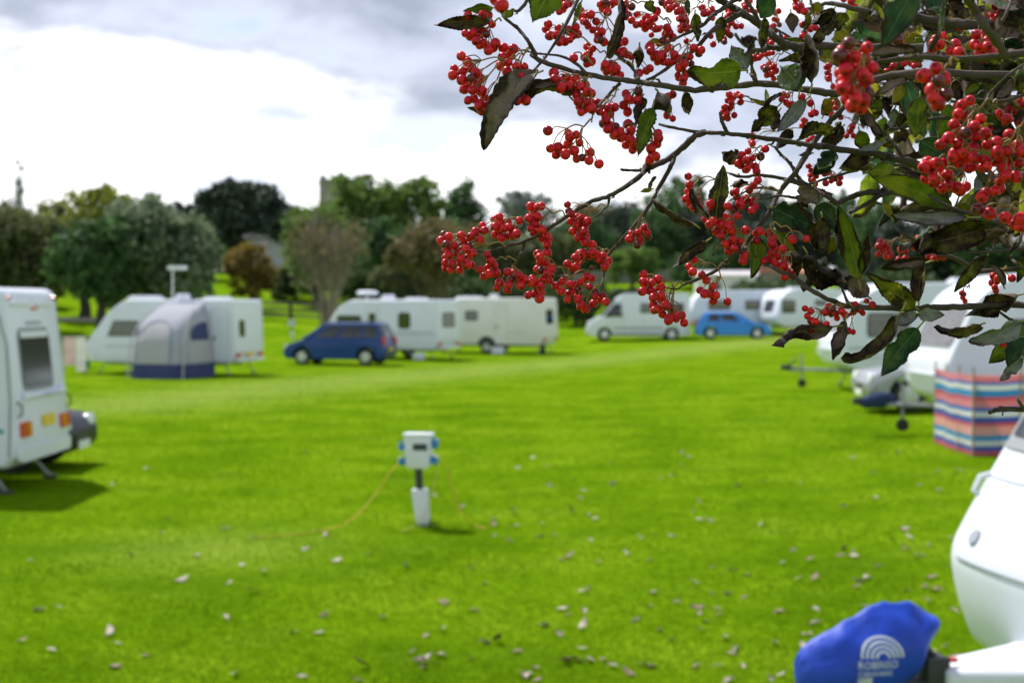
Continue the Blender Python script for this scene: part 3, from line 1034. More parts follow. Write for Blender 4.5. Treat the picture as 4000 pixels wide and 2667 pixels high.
class Curved:
    """plates that follow the bowed nose"""
    @staticmethod
    def patch(name, y0, y1, p, q, off, m, rows=14, cols=6, parent=None, rim=None):
        mb = MB()
        vs = []
        d = Vector((q[0] - p[0], 0, q[1] - p[1]))
        nrm = Vector((d.z, 0, -d.x)).normalized()
        for h in (-.01, off):
            for i in range(rows + 1):
                for j in range(cols + 1):
                    y = y0 + (y1 - y0) * i / rows
                    c = Vector((p[0], y, p[1])) + d * (j / cols)
                    nose_round(c)
                    vs.append(c + nrm * h)
        k = (rows + 1) * (cols + 1)
        fs = []
        idx = lambda h, i, j: h * k + i * (cols + 1) + j
        for i in range(rows):
            for j in range(cols):
                fs.append((idx(1, i, j), idx(1, i + 1, j), idx(1, i + 1, j + 1), idx(1, i, j + 1))[::-1])
        for i in range(rows):
            for j in (0, cols):
                fs.append((idx(0, i, j), idx(0, i + 1, j), idx(1, i + 1, j), idx(1, i, j)))
        for j in range(cols):
            for i in (0, rows):
                fs.append((idx(0, i, j), idx(0, i, j + 1), idx(1, i, j + 1), idx(1, i, j)))
        mb.add(vs, fs)
        return mb.build(name, m, parent or croot, smooth=40)
na, nb = (2.62, 1.16), (1.92, 2.26)
def on_slope(t):
    return (na[0] + (nb[0] - na[0]) * t, na[1] + (nb[1] - na[1]) * t)
w_ = Curved.patch('window', -.90, .90, on_slope(.36), on_slope(.93), .028, 'glass')
Curved.patch('frame', -.97, .97, on_slope(.30), on_slope(.97), .016, 'grey_plastic', parent=w_)
Curved.patch('seam', -1.0, 1.0, on_slope(.155), on_slope(.165), .004, 'grey_stripe')
lo_a, lo_b = (2.66, .80), (2.75, 1.02)
Curved.patch('locker_seam', -.85, .85, (2.742, .905), (2.746, .915), .006, 'grey_stripe')
for s in (-1, 1):
    c = Vector((2.690, s * .70, 1.035))
    nose_round(c)
    MB().lathe([(.001, .018), (.042, .018), (.048, .010), (.048, -.02)], c + Vector((-.0, 0, 0)), (.86, 0, .5), 20).build('marker_light', 'grey_stripe', croot, smooth=40)
    pts = [Vector((2.56, s * .98, 1.22)), Vector((2.60, s * 1.0, 1.25)), Vector((2.56, s * 1.0, 1.33)), Vector((2.48, s * .98, 1.35))]
    for p in pts:
        nose_round(p)
    MB().tube(pts, .016, 8).build('grab_handle', 'white_plastic', croot)
# drawbar fairing, coupling, legs, wheels
mb = MB()
secs = []
for x, w, z0, z1 in ((2.30, .42, .36, .60), (2.72, .30, .36, .57), (3.05, .18, .36, .55), (3.02 + DX, .11, .38, .54)):
    secs.append([(x, -w, z0), (x, w, z0), (x, w, z1 - .03), (x, w * .8, z1), (x, -w * .8, z1), (x, -w, z1 - .03)])
vs = [p for s in secs for p in s]
mb.add(vs, [(j * 6 + i, j * 6 + (i + 1) % 6, (j + 1) * 6 + (i + 1) % 6, (j + 1) * 6 + i) for j in range(3) for i in range(6)] + [tuple(range(5, -1, -1)), tuple(18 + i for i in range(6))])
mb.build('drawbar_fairing', 'white_plastic', croot, bevel=.02)
MB().box((3.10 + DX, 0, .42), (.30, .12, .12)).box((3.05 + DX, 0, .50), (.12, .14, .18)).tube([(3.02 + DX, 0, .56), (3.10 + DX, 0, .64), (3.3 + DX, 0, .70)], .022, 7).build('coupling_head', 'dark_plastic', croot, bevel=.015)
MB().box((2.98 + DX, .05, .575), (.07, .03, .022)).build('brake_button', 'red_lens', croot, bevel=.008)
MB().tube([(3.06 + DX, -.20, .66), (3.06 + DX, -.20, .16)], .026, 8).build('jockey_stem', 'galvanised', croot)
MB().lathe([(.02, -.04), (.09, -.04), (.11, -.02), (.11, .02), (.09, .04), (.02, .04)], (3.06 + DX, -.20, .11), (0, 1, 0), 14).build('jockey_wheel', 'rubber', croot, smooth=40)
cv = Van.__new__(Van)
cv.root, cv.W = croot, 2.24
for s in (-1, 1):
    cv.wheel(-.2, s)
    cv.arch(-.2, s)
    cv.window(s, .9, 1.6, 1.0, .56)
cv.legs((1.7, -2.2), (-.8, .8), top=.47)
cv.chassis(4.6)

# --- the blue cloth cover over its coupling, with printed emblem
def hitch_cover():
    root = tag(empty('hitch_cover', C_LOC + Matrix.Rotation(R(C_RZ), 3, 'Z') @ Vector((DX, 0, 0)), R(C_RZ)), 'bright blue cloth hitch cover with white rainbow emblem and lettering', 'hitch cover')
    # stations from the body side (x small) to the front end (x large): half width, bottom, top
    st0 = [(3.03, .05, .86, .92), (3.09, .10, .78, .955), (3.17, .135, .62, .985), (3.26, .15, .54, 1.0), (3.36, .155, .52, .99), (3.46, .155, .51, .955), (3.56, .15, .51, .90), (3.66, .14, .51, .84), (3.74, .12, .52, .80), (3.80, .09, .54, .765), (3.82, .05, .58, .73)]
    st0 = [(3.43 + (x - 3.43) * .88 - .03, w * .95, .43 + (z0 - .51) * .88, .43 + (z1 - .51) * .88) for x, w, z0, z1 in st0]
    st = []
    for q0, q1 in zip(st0, st0[1:]):
        for k in range(3):
            st.append(tuple(a + (b - a) * k / 3 for a, b in zip(q0, q1)))
    st.append(st0[-1])
    na_ = 32
    vs = []
    for i, (x, w, z0, z1) in enumerate(st):
        for k in range(na_):
            a = 2 * math.pi * k / na_
            c, s = math.cos(a), math.sin(a)
            e = .55
            y = w * math.copysign(abs(c) ** e, c)
            z = (z0 + z1) / 2 + (z1 - z0) / 2 * math.copysign(abs(s) ** .8, s)
            if s > 0:
                y *= 1 - .86 * (s ** 1.15)
            p = Vector((x, y, z))
            f = noise.noise(Vector((x * 7, y * 9, z * 6)))
            g = abs(noise.noise(Vector((x * 5 + 3, y * 4, z * 3 - x * 4))))
            n_ = Vector((0, c, s * .6))
            amp = .042 if not (s < .45 and c > .3 and x > 3.2) else .004
            rid = 1 - 2 * abs(noise.noise(Vector((x * 9 + z * 6, y * 5, 4.2))))
            p += n_ * (f * amp * .5 - g * amp * .9 + rid * amp * .45)
            vs.append(p)
    mb = MB()
    n = len(st)
    mb.add(vs, [(i * na_ + k, i * na_ + (k + 1) % na_, (i + 1) * na_ + (k + 1) % na_, (i + 1) * na_ + k) for i in range(n - 1) for k in range(na_)] + [tuple(range(na_ - 1, -1, -1)), tuple((n - 1) * na_ + k for k in range(na_))])
    cl = mb.build('cloth', 'cover_blue', root, smooth=40)
    MB().tube([(3.30, .05, .49), (3.30, .05, .33)], .008, 5).tube([(3.60, .05, .49), (3.60, .05, .35)], .008, 5).build('tie_cord', 'dark_plastic', root)
    # print on the side that faces +y locally (towards the lens)
    dg = bpy.context.evaluated_depsgraph_get()
    bm = bmesh.new()
    bm.from_mesh(cl.data)
    from mathutils.bvhtree import BVHTree
    bvh = BVHTree.FromBMesh(bm)
    def press(u, z, off=.003):
        hit = bvh.ray_cast(Vector((u, .6, z)), Vector((0, -1, 0)))
        if hit[0] is None:
            return Vector((u, .15, z))
        return hit[0] + hit[1] * off * (1 if hit[1].y > 0 else -1)
    # to the viewer, right = -x
    U0, Z0 = 3.40, .625
    em = MB()
    for r0 in (.032, .055, .078, .101):
        q = []
        for a in range(0, 181, 9):
            for rr in (r0 - .006, r0 + .006):
                q.append(press(U0 - .02 - rr * math.cos(R(a)) * 1.0, Z0 + rr * math.sin(R(a)) * .92))
        em.add(q, [(2 * i, 2 * i + 1, 2 * i + 3, 2 * i + 2) for i in range(len(q) // 2 - 1)])
    em.build('rainbow_emblem', 'print_white', root)
    def text(s, x0, z0, size, wide=1.0):
        cu = bpy.data.curves.new('lettering', 'FONT')
        cu.body = s
        cu.size = size
        cu.resolution_u = 2
        to = bpy.data.objects.new('lettering_tmp', cu)
        COL.objects.link(to)
        bpy.context.view_layer.update()
        me = bpy.data.meshes.new_from_object(to.evaluated_get(bpy.context.evaluated_depsgraph_get()))
        COL.objects.unlink(to)
        bpy.data.objects.remove(to)
        me.name = 'lettering'
        for v_ in me.vertices:
            v_.co = press(x0 - v_.co.x * wide, z0 + v_.co.y, .004)
        me.materials.clear()
        me.materials.append(M['print_white'])
        o = bpy.data.objects.new('lettering', me)
        COL.objects.link(o)
        o.parent = root
    text('ROBINSO', 3.505, .577, .052, .90)
    text('CARAVANS', 3.505, .541, .036, .93)
    bl = MB()
    x = 3.502
    rng = random.Random(2)
    while x > 3.43:
        w = rng.choice((.004, .007, .010))
        q = [press(x, .495), press(x - w, .495), press(x - w, .534), press(x, .534)]
        bl.add(q, [(0, 1, 2, 3)])
        x -= w + .003
    bl.build('printed_bars', 'print_white', root)
    bm.free()
hitch_cover()
# ------------------------------------------------------------------ cars
def arch_pts(x, r, z, rev=False):
    # along the bottom edge travelling towards +x: up and over the wheel
    a0 = math.asin(min(1, max(-1, (.24 - z) / r)))
    out = []
    n = 12
    for i in range(n + 1):
        a = math.pi - a0 - (math.pi - 2 * a0) * i / n
        out.append((x + r * math.cos(a), z + r * math.sin(a)))
    return out

def car(name, label, loc, rz, L, W, H, paint, belt, cowl, cab, wheels, wr=.31, windows=(), rear_plate='yellow_plate', front='hatch', roof_rails=False, group=None):
    """cab = (rear base x, front base x, rear top x, front top x) of the glazed part"""
    root = tag(empty(name, loc, R(rz)), label, 'car', group)
    hl = L / 2
    xr, xf = wheels
    ar = wr + .07
    pts = [(-hl + .10, .26)]
    pts += arch_pts(xr, ar, wr) + arch_pts(xf, ar, wr)
    top = [(hl - .16, .24, .03), (hl - .01, .36, .06), (hl, .58, .08), (hl - .14, .76, .14), (cowl, belt, .1), (-hl + .09, belt + .02, .08), (-hl, .72, .1), (-hl + .02, .34, .06)]
    pts += round_poly(top, 3)
    def taper(co):
        f = max(0, abs(co.x) / hl - .55) / .45
        co.y *= 1 - (.16 if co.x > 0 else .10) * f * f
        if co.z > .75:
            co.y *= 1 - .10 * (co.z - .75)
    me = solid(pts, W, .06, 3, taper)
    me.materials.append(M[paint])
    body = bpy.data.objects.new('body', me)
    COL.objects.link(body)
    body.parent = root
    MB().box((0, 0, .33), (L * .82, W * .80, .2)).build('underbody', 'dark_plastic', root)
    rb, fb, rt, ft = cab
    wb, wt = W * .455, W * .385
    z0, z1 = belt - .04, H
    def bez(q):
        pass
    cb = MB()
    zc = z1 - .035
    ring0 = [(rb, -wb), (fb, -wb), (fb, wb), (rb, wb)]
    vs = [(x, y, z0) for x, y in ring0] + [(rt, -wt, zc), (ft, -wt, zc), (ft, wt, zc), (rt, wt, zc)]
    vs += [(rt + .14, -wt * .8, z1), (ft - .2, -wt * .8, z1), (ft - .2, wt * .8, z1), (rt + .14, wt * .8, z1)]
    fs = []
    for k in (0, 4):
        fs += [(k + i, k + (i + 1) % 4, k + 4 + (i + 1) % 4, k + 4 + i) for i in range(4)]
    fs += [(8, 9, 10, 11), (3, 2, 1, 0)]
    cb.add(vs, fs).build('cabin', paint, root, smooth=25, bevel=.035)
    # glass set a little proud of the painted shell
    def quad(name, a, b, c, d, s0, s1, t0, t1, m, parent=root, h=.012):
        a, b, c, d = map(Vector, (a, b, c, d))
        def P(s, t):
            return a.lerp(b, s).lerp(d.lerp(c, s), t)
        q = [P(s0, t0), P(s1, t0), P(s1, t1), P(s0, t1)]
        n = (q[1] - q[0]).cross(q[3] - q[0]).normalized()
        mid = sum(q, Vector()) / 4
        if n.dot(mid - Vector((0, 0, mid.z * .9))) < 0:
            n = -n
        ctr = mid
        vs_ = [p - n * .01 for p in q] + [p + n * h for p in q]
        return MB().add(vs_, [(0, 1, 2, 3), (4, 5, 6, 7)] + [(i, (i + 1) % 4, (i + 1) % 4 + 4, i + 4) for i in range(4)]).build(name, m, parent, bevel=.006)
    for s in (-1, 1):
        A = ((rb, s * wb, z0), (fb, s * wb, z0), (ft, s * wt, zc), (rt, s * wt, zc))
        for (s0, s1) in windows:
            quad('side_window', *A, s0, s1, .14, .90, 'tinted_glass')
    quad('windscreen', (fb, -wb, z0), (fb, wb, z0), (ft, wt, zc), (ft, -wt, zc), .06, .94, .10, .93, 'tinted_glass')
    quad('rear_window', (rb, wb, z0), (rb, -wb, z0), (rt, -wt, zc), (rt, wt, zc), .07, .93, .16, .90, 'tinted_glass')
    for x in wheels:
        for s in (-1, 1):
            make_wheel(root, (x, s * (W / 2 - .015), wr), s, wr, .20)
    # lamps, plates, bumpers, mirrors, handles
    for s in (-1, 1):
        MB().slab((hl - .16, s * W * .335, .66), (0, 1, 0), (-.25, 0, 1), rrect(.34, .17, .07), -.04, .12).build('headlight', 'clear_lens', root, bevel=.02)
        MB().slab((-hl + .05, s * W * .39, .88 if H < 1.55 else .92), (0, -1, 0), (0, 0, 1), rrect(.20, .34, .05), -.06, .055).build('tail_light', 'red_lens', root, bevel=.015)
        MB().box((fb - .28, s * (W * .5 + .07), belt + .06), (.16, .18, .13)).build('mirror', paint, root, bevel=.03)
        for x in (fb - 1.05, fb - 1.95):
            if x > rb + .2:
                MB().box((x, s * (W / 2 - .012), belt - .13), (.20, .03, .035)).build('door_handle', paint, root)
                MB().box((x + .14 + .72, s * (W / 2 - .020), (belt + .35) / 2 - .02), (.010, .03, belt - .45)).build('door_seam', 'dark_plastic', root)
    MB().box((hl - .04, 0, .46), (.08, .54, .13)).build('grille', 'dark_plastic', root)
    MB().box((hl + .012, 0, .36), (.02, .52, .115)).build('number_plate', 'white_plate', root)
    MB().box((-hl - .010, 0, .62), (.02, .52, .115)).build('number_plate', rear_plate, root)
    MB().box((-hl + .02, 0, .42), (.09, W * .80, .16)).build('rear_bumper', 'dark_plastic' if H > 1.55 else paint, root, bevel=.03)
    if roof_rails:
        for s in (-1, 1):
            MB().tube([(rt + .2, s * wt * .93, z1 - .01), (rt + .3, s * wt * .93, z1 + .05), (ft - .35, s * wt * .93, z1 + .05), (ft - .2, s * wt * .93, z1 - .01)], .015, 6).build('roof_rail', 'dark_plastic', root)
    return root

car('parked_car', 'dark blue people carrier parked in front of a white caravan', gpt(-6.72, 59.6), 166, 4.17, 1.76, 1.64, 'navy_paint', 1.02, 1.18,
    (-2.03, 1.32, -1.76, .42), (-1.34, 1.26), .32, ((.05, .24), (.28, .56), (.60, .86)), roof_rails=True, group='cars parked by the caravans')
car('parked_car', 'light blue hatchback parked beside the white camper van', gpt(12.05, 83.4), -4, 4.10, 1.72, 1.47, 'blue_paint', .94, .95,
    (-1.98, 1.10, -1.50, .22), (-1.24, 1.28), .31, ((.17, .42), (.46, .80)), group='cars parked by the caravans')
car('parked_car', 'black car nosing out from behind the near white caravan', gpt(-8.45, 22.42), -1.0, 4.30, 1.78, 1.48, 'black_paint', .95, .98,
    (-2.06, 1.15, -1.55, .30), (-1.30, 1.36), .32, ((.15, .42), (.46, .80)), group='cars parked by the caravans')
car('parked_car', 'silver car standing between the two caravans with drawbars', gpt(9.25, 31.2), 181, 4.30, 1.78, 1.48, 'silver_paint', .95, .98,
    (-2.06, 1.15, -1.70, .30), (-1.30, 1.36), .32, ((.10, .40), (.44, .80)), group='cars parked by the caravans')

# --- white panel camper van
def camper():
    hl = 2.82
    pts = [(-hl + .04, .30)] + arch_pts(-1.78, .41, .34) + arch_pts(1.90, .41, .34)
    pts += round_poly([(hl - .12, .27, .03), (hl, .42, .06), (hl - .01, .72, .08), (hl - .12, 1.02, .12), (2.05, 1.34, .1), (1.22, 2.30, .12), (.72, 2.58, .3), (-hl + .06, 2.60, .1), (-hl, 1.0, .05)])
    def taper(co):
        if co.z > 1.1:
            co.y *= 1 - .075 * (co.z - 1.1)
        if co.x > 1.6:
            co.y *= 1 - .12 * ((co.x - 1.6) / 1.2) ** 2
    v = Van('camper_van', 'white high roof camper van parked at the end of the lawn', 'van', gpt(6.95, 84.4), 181, 2.0, pts, 'van_paint', bevel=.06, taper=taper)
    r = v.root
    v.W = 1.90
    def side_quad(name, q, m):
        for s in (-1, 1):
            vs = []
            for h in (-.03, .012):
                for x, z in q:
                    y = 1.0 * (1 - .075 * max(0, z - 1.1)) * (1 - .12 * (max(0, x - 1.6) / 1.2) ** 2)
                    vs.append((x, s * (y + h), z))
            k = len(q)
            MB().add(vs, [tuple(range(k)), tuple(range(k, 2 * k))] + [(i, (i + 1) % k, (i + 1) % k + k, i + k) for i in range(k)]).build(name, m, r, bevel=.005)
    side_quad('cab_window', [(.98, 1.32), (1.92, 1.32), (1.36, 2.02), (.98, 2.02)], 'tinted_glass')
    side_quad('side_window', [(-.95, 1.50), (-.05, 1.50), (-.05, 2.05), (-.95, 2.05)], 'curtain_glass')
    side_quad('rear_side_window', [(-2.45, 1.50), (-1.75, 1.50), (-1.75, 2.05), (-2.45, 2.05)], 'tinted_glass')
    side_quad('door_seam', [(.88, .5), (.895, .5), (.895, 2.1), (.88, 2.1)], 'grey_plastic')
    side_quad('door_seam', [(-.2, .5), (-.185, .5), (-.185, 2.3), (-.2, 2.3)], 'grey_plastic')
    side_quad('side_rub_strip', [(-1.3, .62), (1.42, .62), (1.42, .72), (-1.3, .72)], 'grey_plastic')
    side_quad('sill', [(-1.34, .30), (1.46, .30), (1.46, .40), (-1.34, .40)], 'dark_plastic')
    MB().add([(2.05, -.86, 1.36), (2.05, .86, 1.36), (1.28, .82, 2.24), (1.28, -.82, 2.24), (2.08, -.86, 1.38), (2.08, .86, 1.38), (1.31, .82, 2.26), (1.31, -.82, 2.26)],
             [(3, 2, 1, 0), (4, 5, 6, 7), (0, 1, 5, 4), (1, 2, 6, 5), (2, 3, 7, 6), (3, 0, 4, 7)]).build('windscreen', 'tinted_glass', r)
    for s in (-1, 1):
        MB().slab((hl - .16, s * .72, .86), (0, 1, 0), (-.3, 0, 1), rrect(.26, .34, .08), -.05, .08).build('headlight', 'clear_lens', r, bevel=.02)
        MB().box((1.72, s * 1.10, 1.45), (.12, .2, .34)).build('mirror', 'dark_plastic', r, bevel=.03)
        MB().box((-hl - .0, s * .86, 1.0), (.04, .16, .5)).build('tail_light', 'red_lens', r, bevel=.01)
        for x in (-1.78, 1.90):
            make_wheel(r, (x, s * .985, .34), s, .34, .22)
    MB().box((hl - .03, 0, .45), (.10, 1.66, .26)).build('front_bumper', 'grey_plastic', r, bevel=.04)
    MB().box((hl + .03, 0, .46), (.02, .52, .115)).build('number_plate', 'white_plate', r)
    MB().box((0, 0, .36), (4.9, 1.6, .16)).build('underbody', 'dark_plastic', r)
    v.roof_box('roof_vent', -.6, 0, 2.59, .5, .5, .12)
camper()

# ------------------------------------------------------------------ electric hook-up post and its cables
def hookup(loc, detail=True, label='', s=1.0, rz=0.0):
    root = tag(empty('hookup_post', loc, rz), label, 'hookup post', 'electric hookup posts')
    root.scale = (s, s, s)
    mb = MB()
    secs = [(-.02, .052, .055), (.05, .072, .060), (.40, .082, .072)]
    vs = []
    tilt = -.10
    for z, hw, hd in secs:
        for x, y in ((-hw, -hd), (hw, -hd), (hw, hd), (-hw, hd)):
            vs.append((x + tilt * (z - .4), y, z))
    mb.add(vs, [(j * 4 + i, j * 4 + (i + 1) % 4, (j + 1) * 4 + (i + 1) % 4, (j + 1) * 4 + i) for j in range(2) for i in range(4)] + [(8, 9, 10, 11), (3, 2, 1, 0)])
    mb.build('base_sleeve', 'white_plastic', root, bevel=.012)
    MB().tube([(0, 0, .30), (-.015, 0, .68)], .042, 14).build('pole', 'black_pole', root, smooth=40)
    hz = .655
    bx = MB()
    bx.slab((-.01, .095, hz), (1, 0, 0), (0, 0, 1), [(-.125, .0), (-.105, -.03), (.105, -.03), (.125, .0), (.15, .30), (.14, .335), (-.14, .335), (-.15, .30)], 0, .19)
    bx.build('cabinet', 'white_plastic', root, bevel=.022)
    MB().slab((.02, -.094, hz + .205), (1, 0, 0), (0, 0, 1), rrect(.155, .075, .012), -.01, .008).build('meter_window', 'meter_window', root)
    MB().slab((-.01, .0, hz + .325), (1, 0, 0), (0, 1, 0), rrect(.32, .23, .03), 0, .022).build('lid', 'white_plastic', root, bevel=.008)
    for sx, z in ((-1, .04), (1, .055), (-1, .20), (1, .225)):
        x = -.01 + sx * .148
        sock = MB().tube([(x - sx * .04, -.02, hz + z + .02), (x + sx * .06, -.02, hz + z - .015)], [.04, .036], 12).build('socket', 'socket_blue', root, smooth=40)
        MB().slab((x + sx * .015, -.02, hz + z + .062), (1, 0, -sx * .45), (0, 1, 0), rrect(.13, .10, .04), -.006, .008).build('socket_lid', 'clear_lens' if z < .1 else 'socket_blue', sock, bevel=.003)
    return root
p0 = on_ground(1640, 2056)
hookup(p0, label='white electric hookup post with blue sockets and trailing orange cables', rz=-.12)
hookup(on_ground(1140, 1322), label='small white hookup post on the grass beside the dark blue car', rz=.2)

def foot_tuft():
    rng = np.random.default_rng(3)
    n = 420
    a, r = rng.random(n) * 6.28, .04 + .16 * rng.random(n) ** 1.5
    x, y = p0.x + .05 + np.cos(a) * r * 1.3, p0.y + np.sin(a) * r
    h = (.04 + .11 * rng.random(n)) * np.exp(-((r - .08) / .12) ** 2)
    b = rng.random(n) * 6.28
    w = .003
    le = rng.normal(0, .35, (n, 2)) * h[:, None]
    z0 = np.full(n, p0.z - .01)
    V = np.stack([np.stack([x - np.cos(b) * w, y - np.sin(b) * w, z0], 1), np.stack([x + np.cos(b) * w, y + np.sin(b) * w, z0], 1), np.stack([x + le[:, 0], y + le[:, 1], z0 + h], 1)], 1).reshape(-1, 3)
    tag(raw_mesh('grass_tuft', V, np.arange(3 * n).reshape(-1, 3), 'grass_blade', k=3), 'tuft of longer grass at the foot of the hookup post', 'grass', kind='stuff')
foot_tuft()

def cable(px_pts, m, label, r=.0055):
    pts = []
    for q in px_pts:
        pts.append(q if isinstance(q, Vector) else on_ground(*q) + Vector((0, 0, .022)))
    # smooth the run
    out = []
    for i in range(len(pts) - 1):
        a, b = pts[i], pts[i + 1]
        pa, nb_ = pts[max(0, i - 1)], pts[min(len(pts) - 1, i + 2)]
        for k in range(6):
            t = k / 6
            out.append(.5 * ((2 * a) + (b - pa) * t + (2 * pa - 5 * a + 4 * b - nb_) * t * t + (3 * a - pa - 3 * b + nb_) * t ** 3))
    out.append(pts[-1])
    for p in out:
        p.z = max(p.z, gz(p.x, p.y) + .012)
    tag(MB().tube(out, r, 7).build('power_cable', m, None, smooth=60), label, 'cable')
P = lambda px, py, d: cam_point(px, py, d)
cable([P(1556, 1806, 16.35), P(1520, 1850, 16.3), P(1470, 1925, 16.2), P(1410, 1995, 15.9), P(1340, 2050, 15.5), (1270, 2076), (1200, 2088), (1130, 2096), (1000, 2110)], 'cable_orange', 'orange cable sagging from a socket to the worn grass patch')
cable([P(1722, 1795, 16.4), P(1748, 1830, 16.4), P(1765, 1890, 16.35), P(1785, 1965, 16.3), P(1815, 2020, 16.2), (1855, 2060), (1900, 2075)], 'cable_orange', 'orange cable dropping steeply from the post to the grass', .006)
cable([P(1712, 1806, 16.42), P(1700, 1870, 16.3), P(1680, 1945, 16.2), P(1655, 2010, 16.1), (1610, 2065), (1570, 2085)], 'cable_pale', 'thin pale cable hanging across the post base', .005)

# ------------------------------------------------------------------ fallen leaves
def leaf_sheet(L, W, fold, curl, roll, seed, nu=8, nv=12, teeth=.07, petiole=.18, crumple=.05, ragged=False):
    """one serrated blade: grid points (both faces), base at origin, tip along +y, face up +z"""
    rng = random.Random(seed)
    k1, k2 = rng.uniform(0, 50), rng.uniform(0, 50)
    bites = [(rng.choice((-1, 1)), rng.uniform(.25, .95), rng.uniform(.05, .12), rng.uniform(.15, .5)) for _ in range(rng.choice((0, 1, 2, 3)))] if ragged else []
    grid = []
    for j in range(nv + 1):
        v = j / nv
        w0 = W / 2 * (math.sin(math.pi * min(1, v ** .82)) ** .72 * (1 - .25 * v) + .01)
        row = []
        for i in range(nu + 1):
            u = -1 + 2 * i / nu
            s = 1 if u > 0 else -1
            w = w0
            if 0 < j < nv:
                w *= 1 + teeth * (1 if j % 2 else -1) + .16 * noise.noise(Vector((v * 5 + k1, s * 7.7, 0)))
                for bs, bv, bw, bd in bites:
                    if bs == s:
                        w *= 1 - bd * math.exp(-((v - bv) / bw) ** 2)
            x = u * w
            z = fold * abs(x) + roll * W * .5 * abs(u) ** 3 * (1 + .8 * noise.noise(Vector((v * 3 + k2, s * 3.3, 0))))
            z += crumple * W * noise.noise(Vector((u * 2.2 + k1, v * 4.5, k2))) + crumple * .5 * W * noise.noise(Vector((u * 5 + k2, v * 11, k1)))
            x *= 1 - .35 * min(1, abs(roll)) * abs(u) ** 3
            row.append(Vector((x, v * L, z)))
        grid.append(row)
    # bend along the length, more towards the tip
    if abs(curl) > .01:
        kk = rng.uniform(1.0, 1.9) if ragged else 1.0
        y0 = z0 = 0.0
        prev = 0.0
        for row in grid:
            yc = row[0].y
            step = yc - prev
            a = curl * (yc / L) ** kk * kk
            y0 += math.cos(a) * step
            z0 += math.sin(a) * step
            prev = yc
            for p in row:
                h = p.z
                p.y = y0 - math.sin(a) * h
                p.z = z0 + math.cos(a) * h
    return grid

def leaf_object(name, grid, mats, thick, parent=None, xf=None, petiole=0, prad=.001):
    nv, nu = len(grid) - 1, len(grid[0]) - 1
    vs, uv = [], []
    for off in (0, 1):
        for j, row in enumerate(grid):
            for i, p in enumerate(row):
                a = grid[min(nv, j + 1)][i] - grid[max(0, j - 1)][i]
                b = row[min(nu, i + 1)] - row[max(0, i - 1)]
                n = b.cross(a)
                n = n.normalized() if n.length > 1e-12 else Vector((0, 0, 1))
                vs.append(p + n * (thick * (.5 - off)))
                uv.append((i / nu, j / nv))
    k = (nu + 1) * (nv + 1)
    fs, mi = [], []
    for j in range(nv):
        for i in range(nu):
            c = j * (nu + 1) + i
            fs.append((c, c + 1, c + nu + 2, c + nu + 1))
            mi.append(0)
            fs.append((k + c, k + c + nu + 1, k + c + nu + 2, k + c + 1))
            mi.append(1)
    if petiole:
        d = (grid[1][nu // 2] - grid[0][nu // 2]).normalized()
        p0_ = grid[0][nu // 2] + d * .06 * petiole
        p1 = p0_ - d * petiole
        mb = MB().tube([p0_, p0_.lerp(p1, .5) + Vector((0, 0, -.04 * petiole)), p1], prad, 5)
        o = len(vs)
        vs += [Vector(q) for q in mb.v]
        uv += [(.5, 0)] * len(mb.v)
        fs += [tuple(i + o for i in f) for f in mb.f]
        mi += [2] * len(mb.f)
    if xf is not None:
        vs = [xf @ p for p in vs]
    me = bpy.data.meshes.new(name)
    me.from_pydata([tuple(p) for p in vs], [], fs)
    for m in mats:
        me.materials.append(M[m])
    me.polygons.foreach_set('material_index', mi)
    me.polygons.foreach_set('use_smooth', [True] * len(fs))
    ul = me.uv_layers.new(name='UVMap')
    ul.data.foreach_set('uv', [c for lp in me.loops for c in uv[lp.vertex_index]])
    me.update()
    if parent == 'mesh':
        return me
    o = bpy.data.objects.new(name, me)
    COL.objects.link(o)
    if parent:
        o.parent = parent
    return o

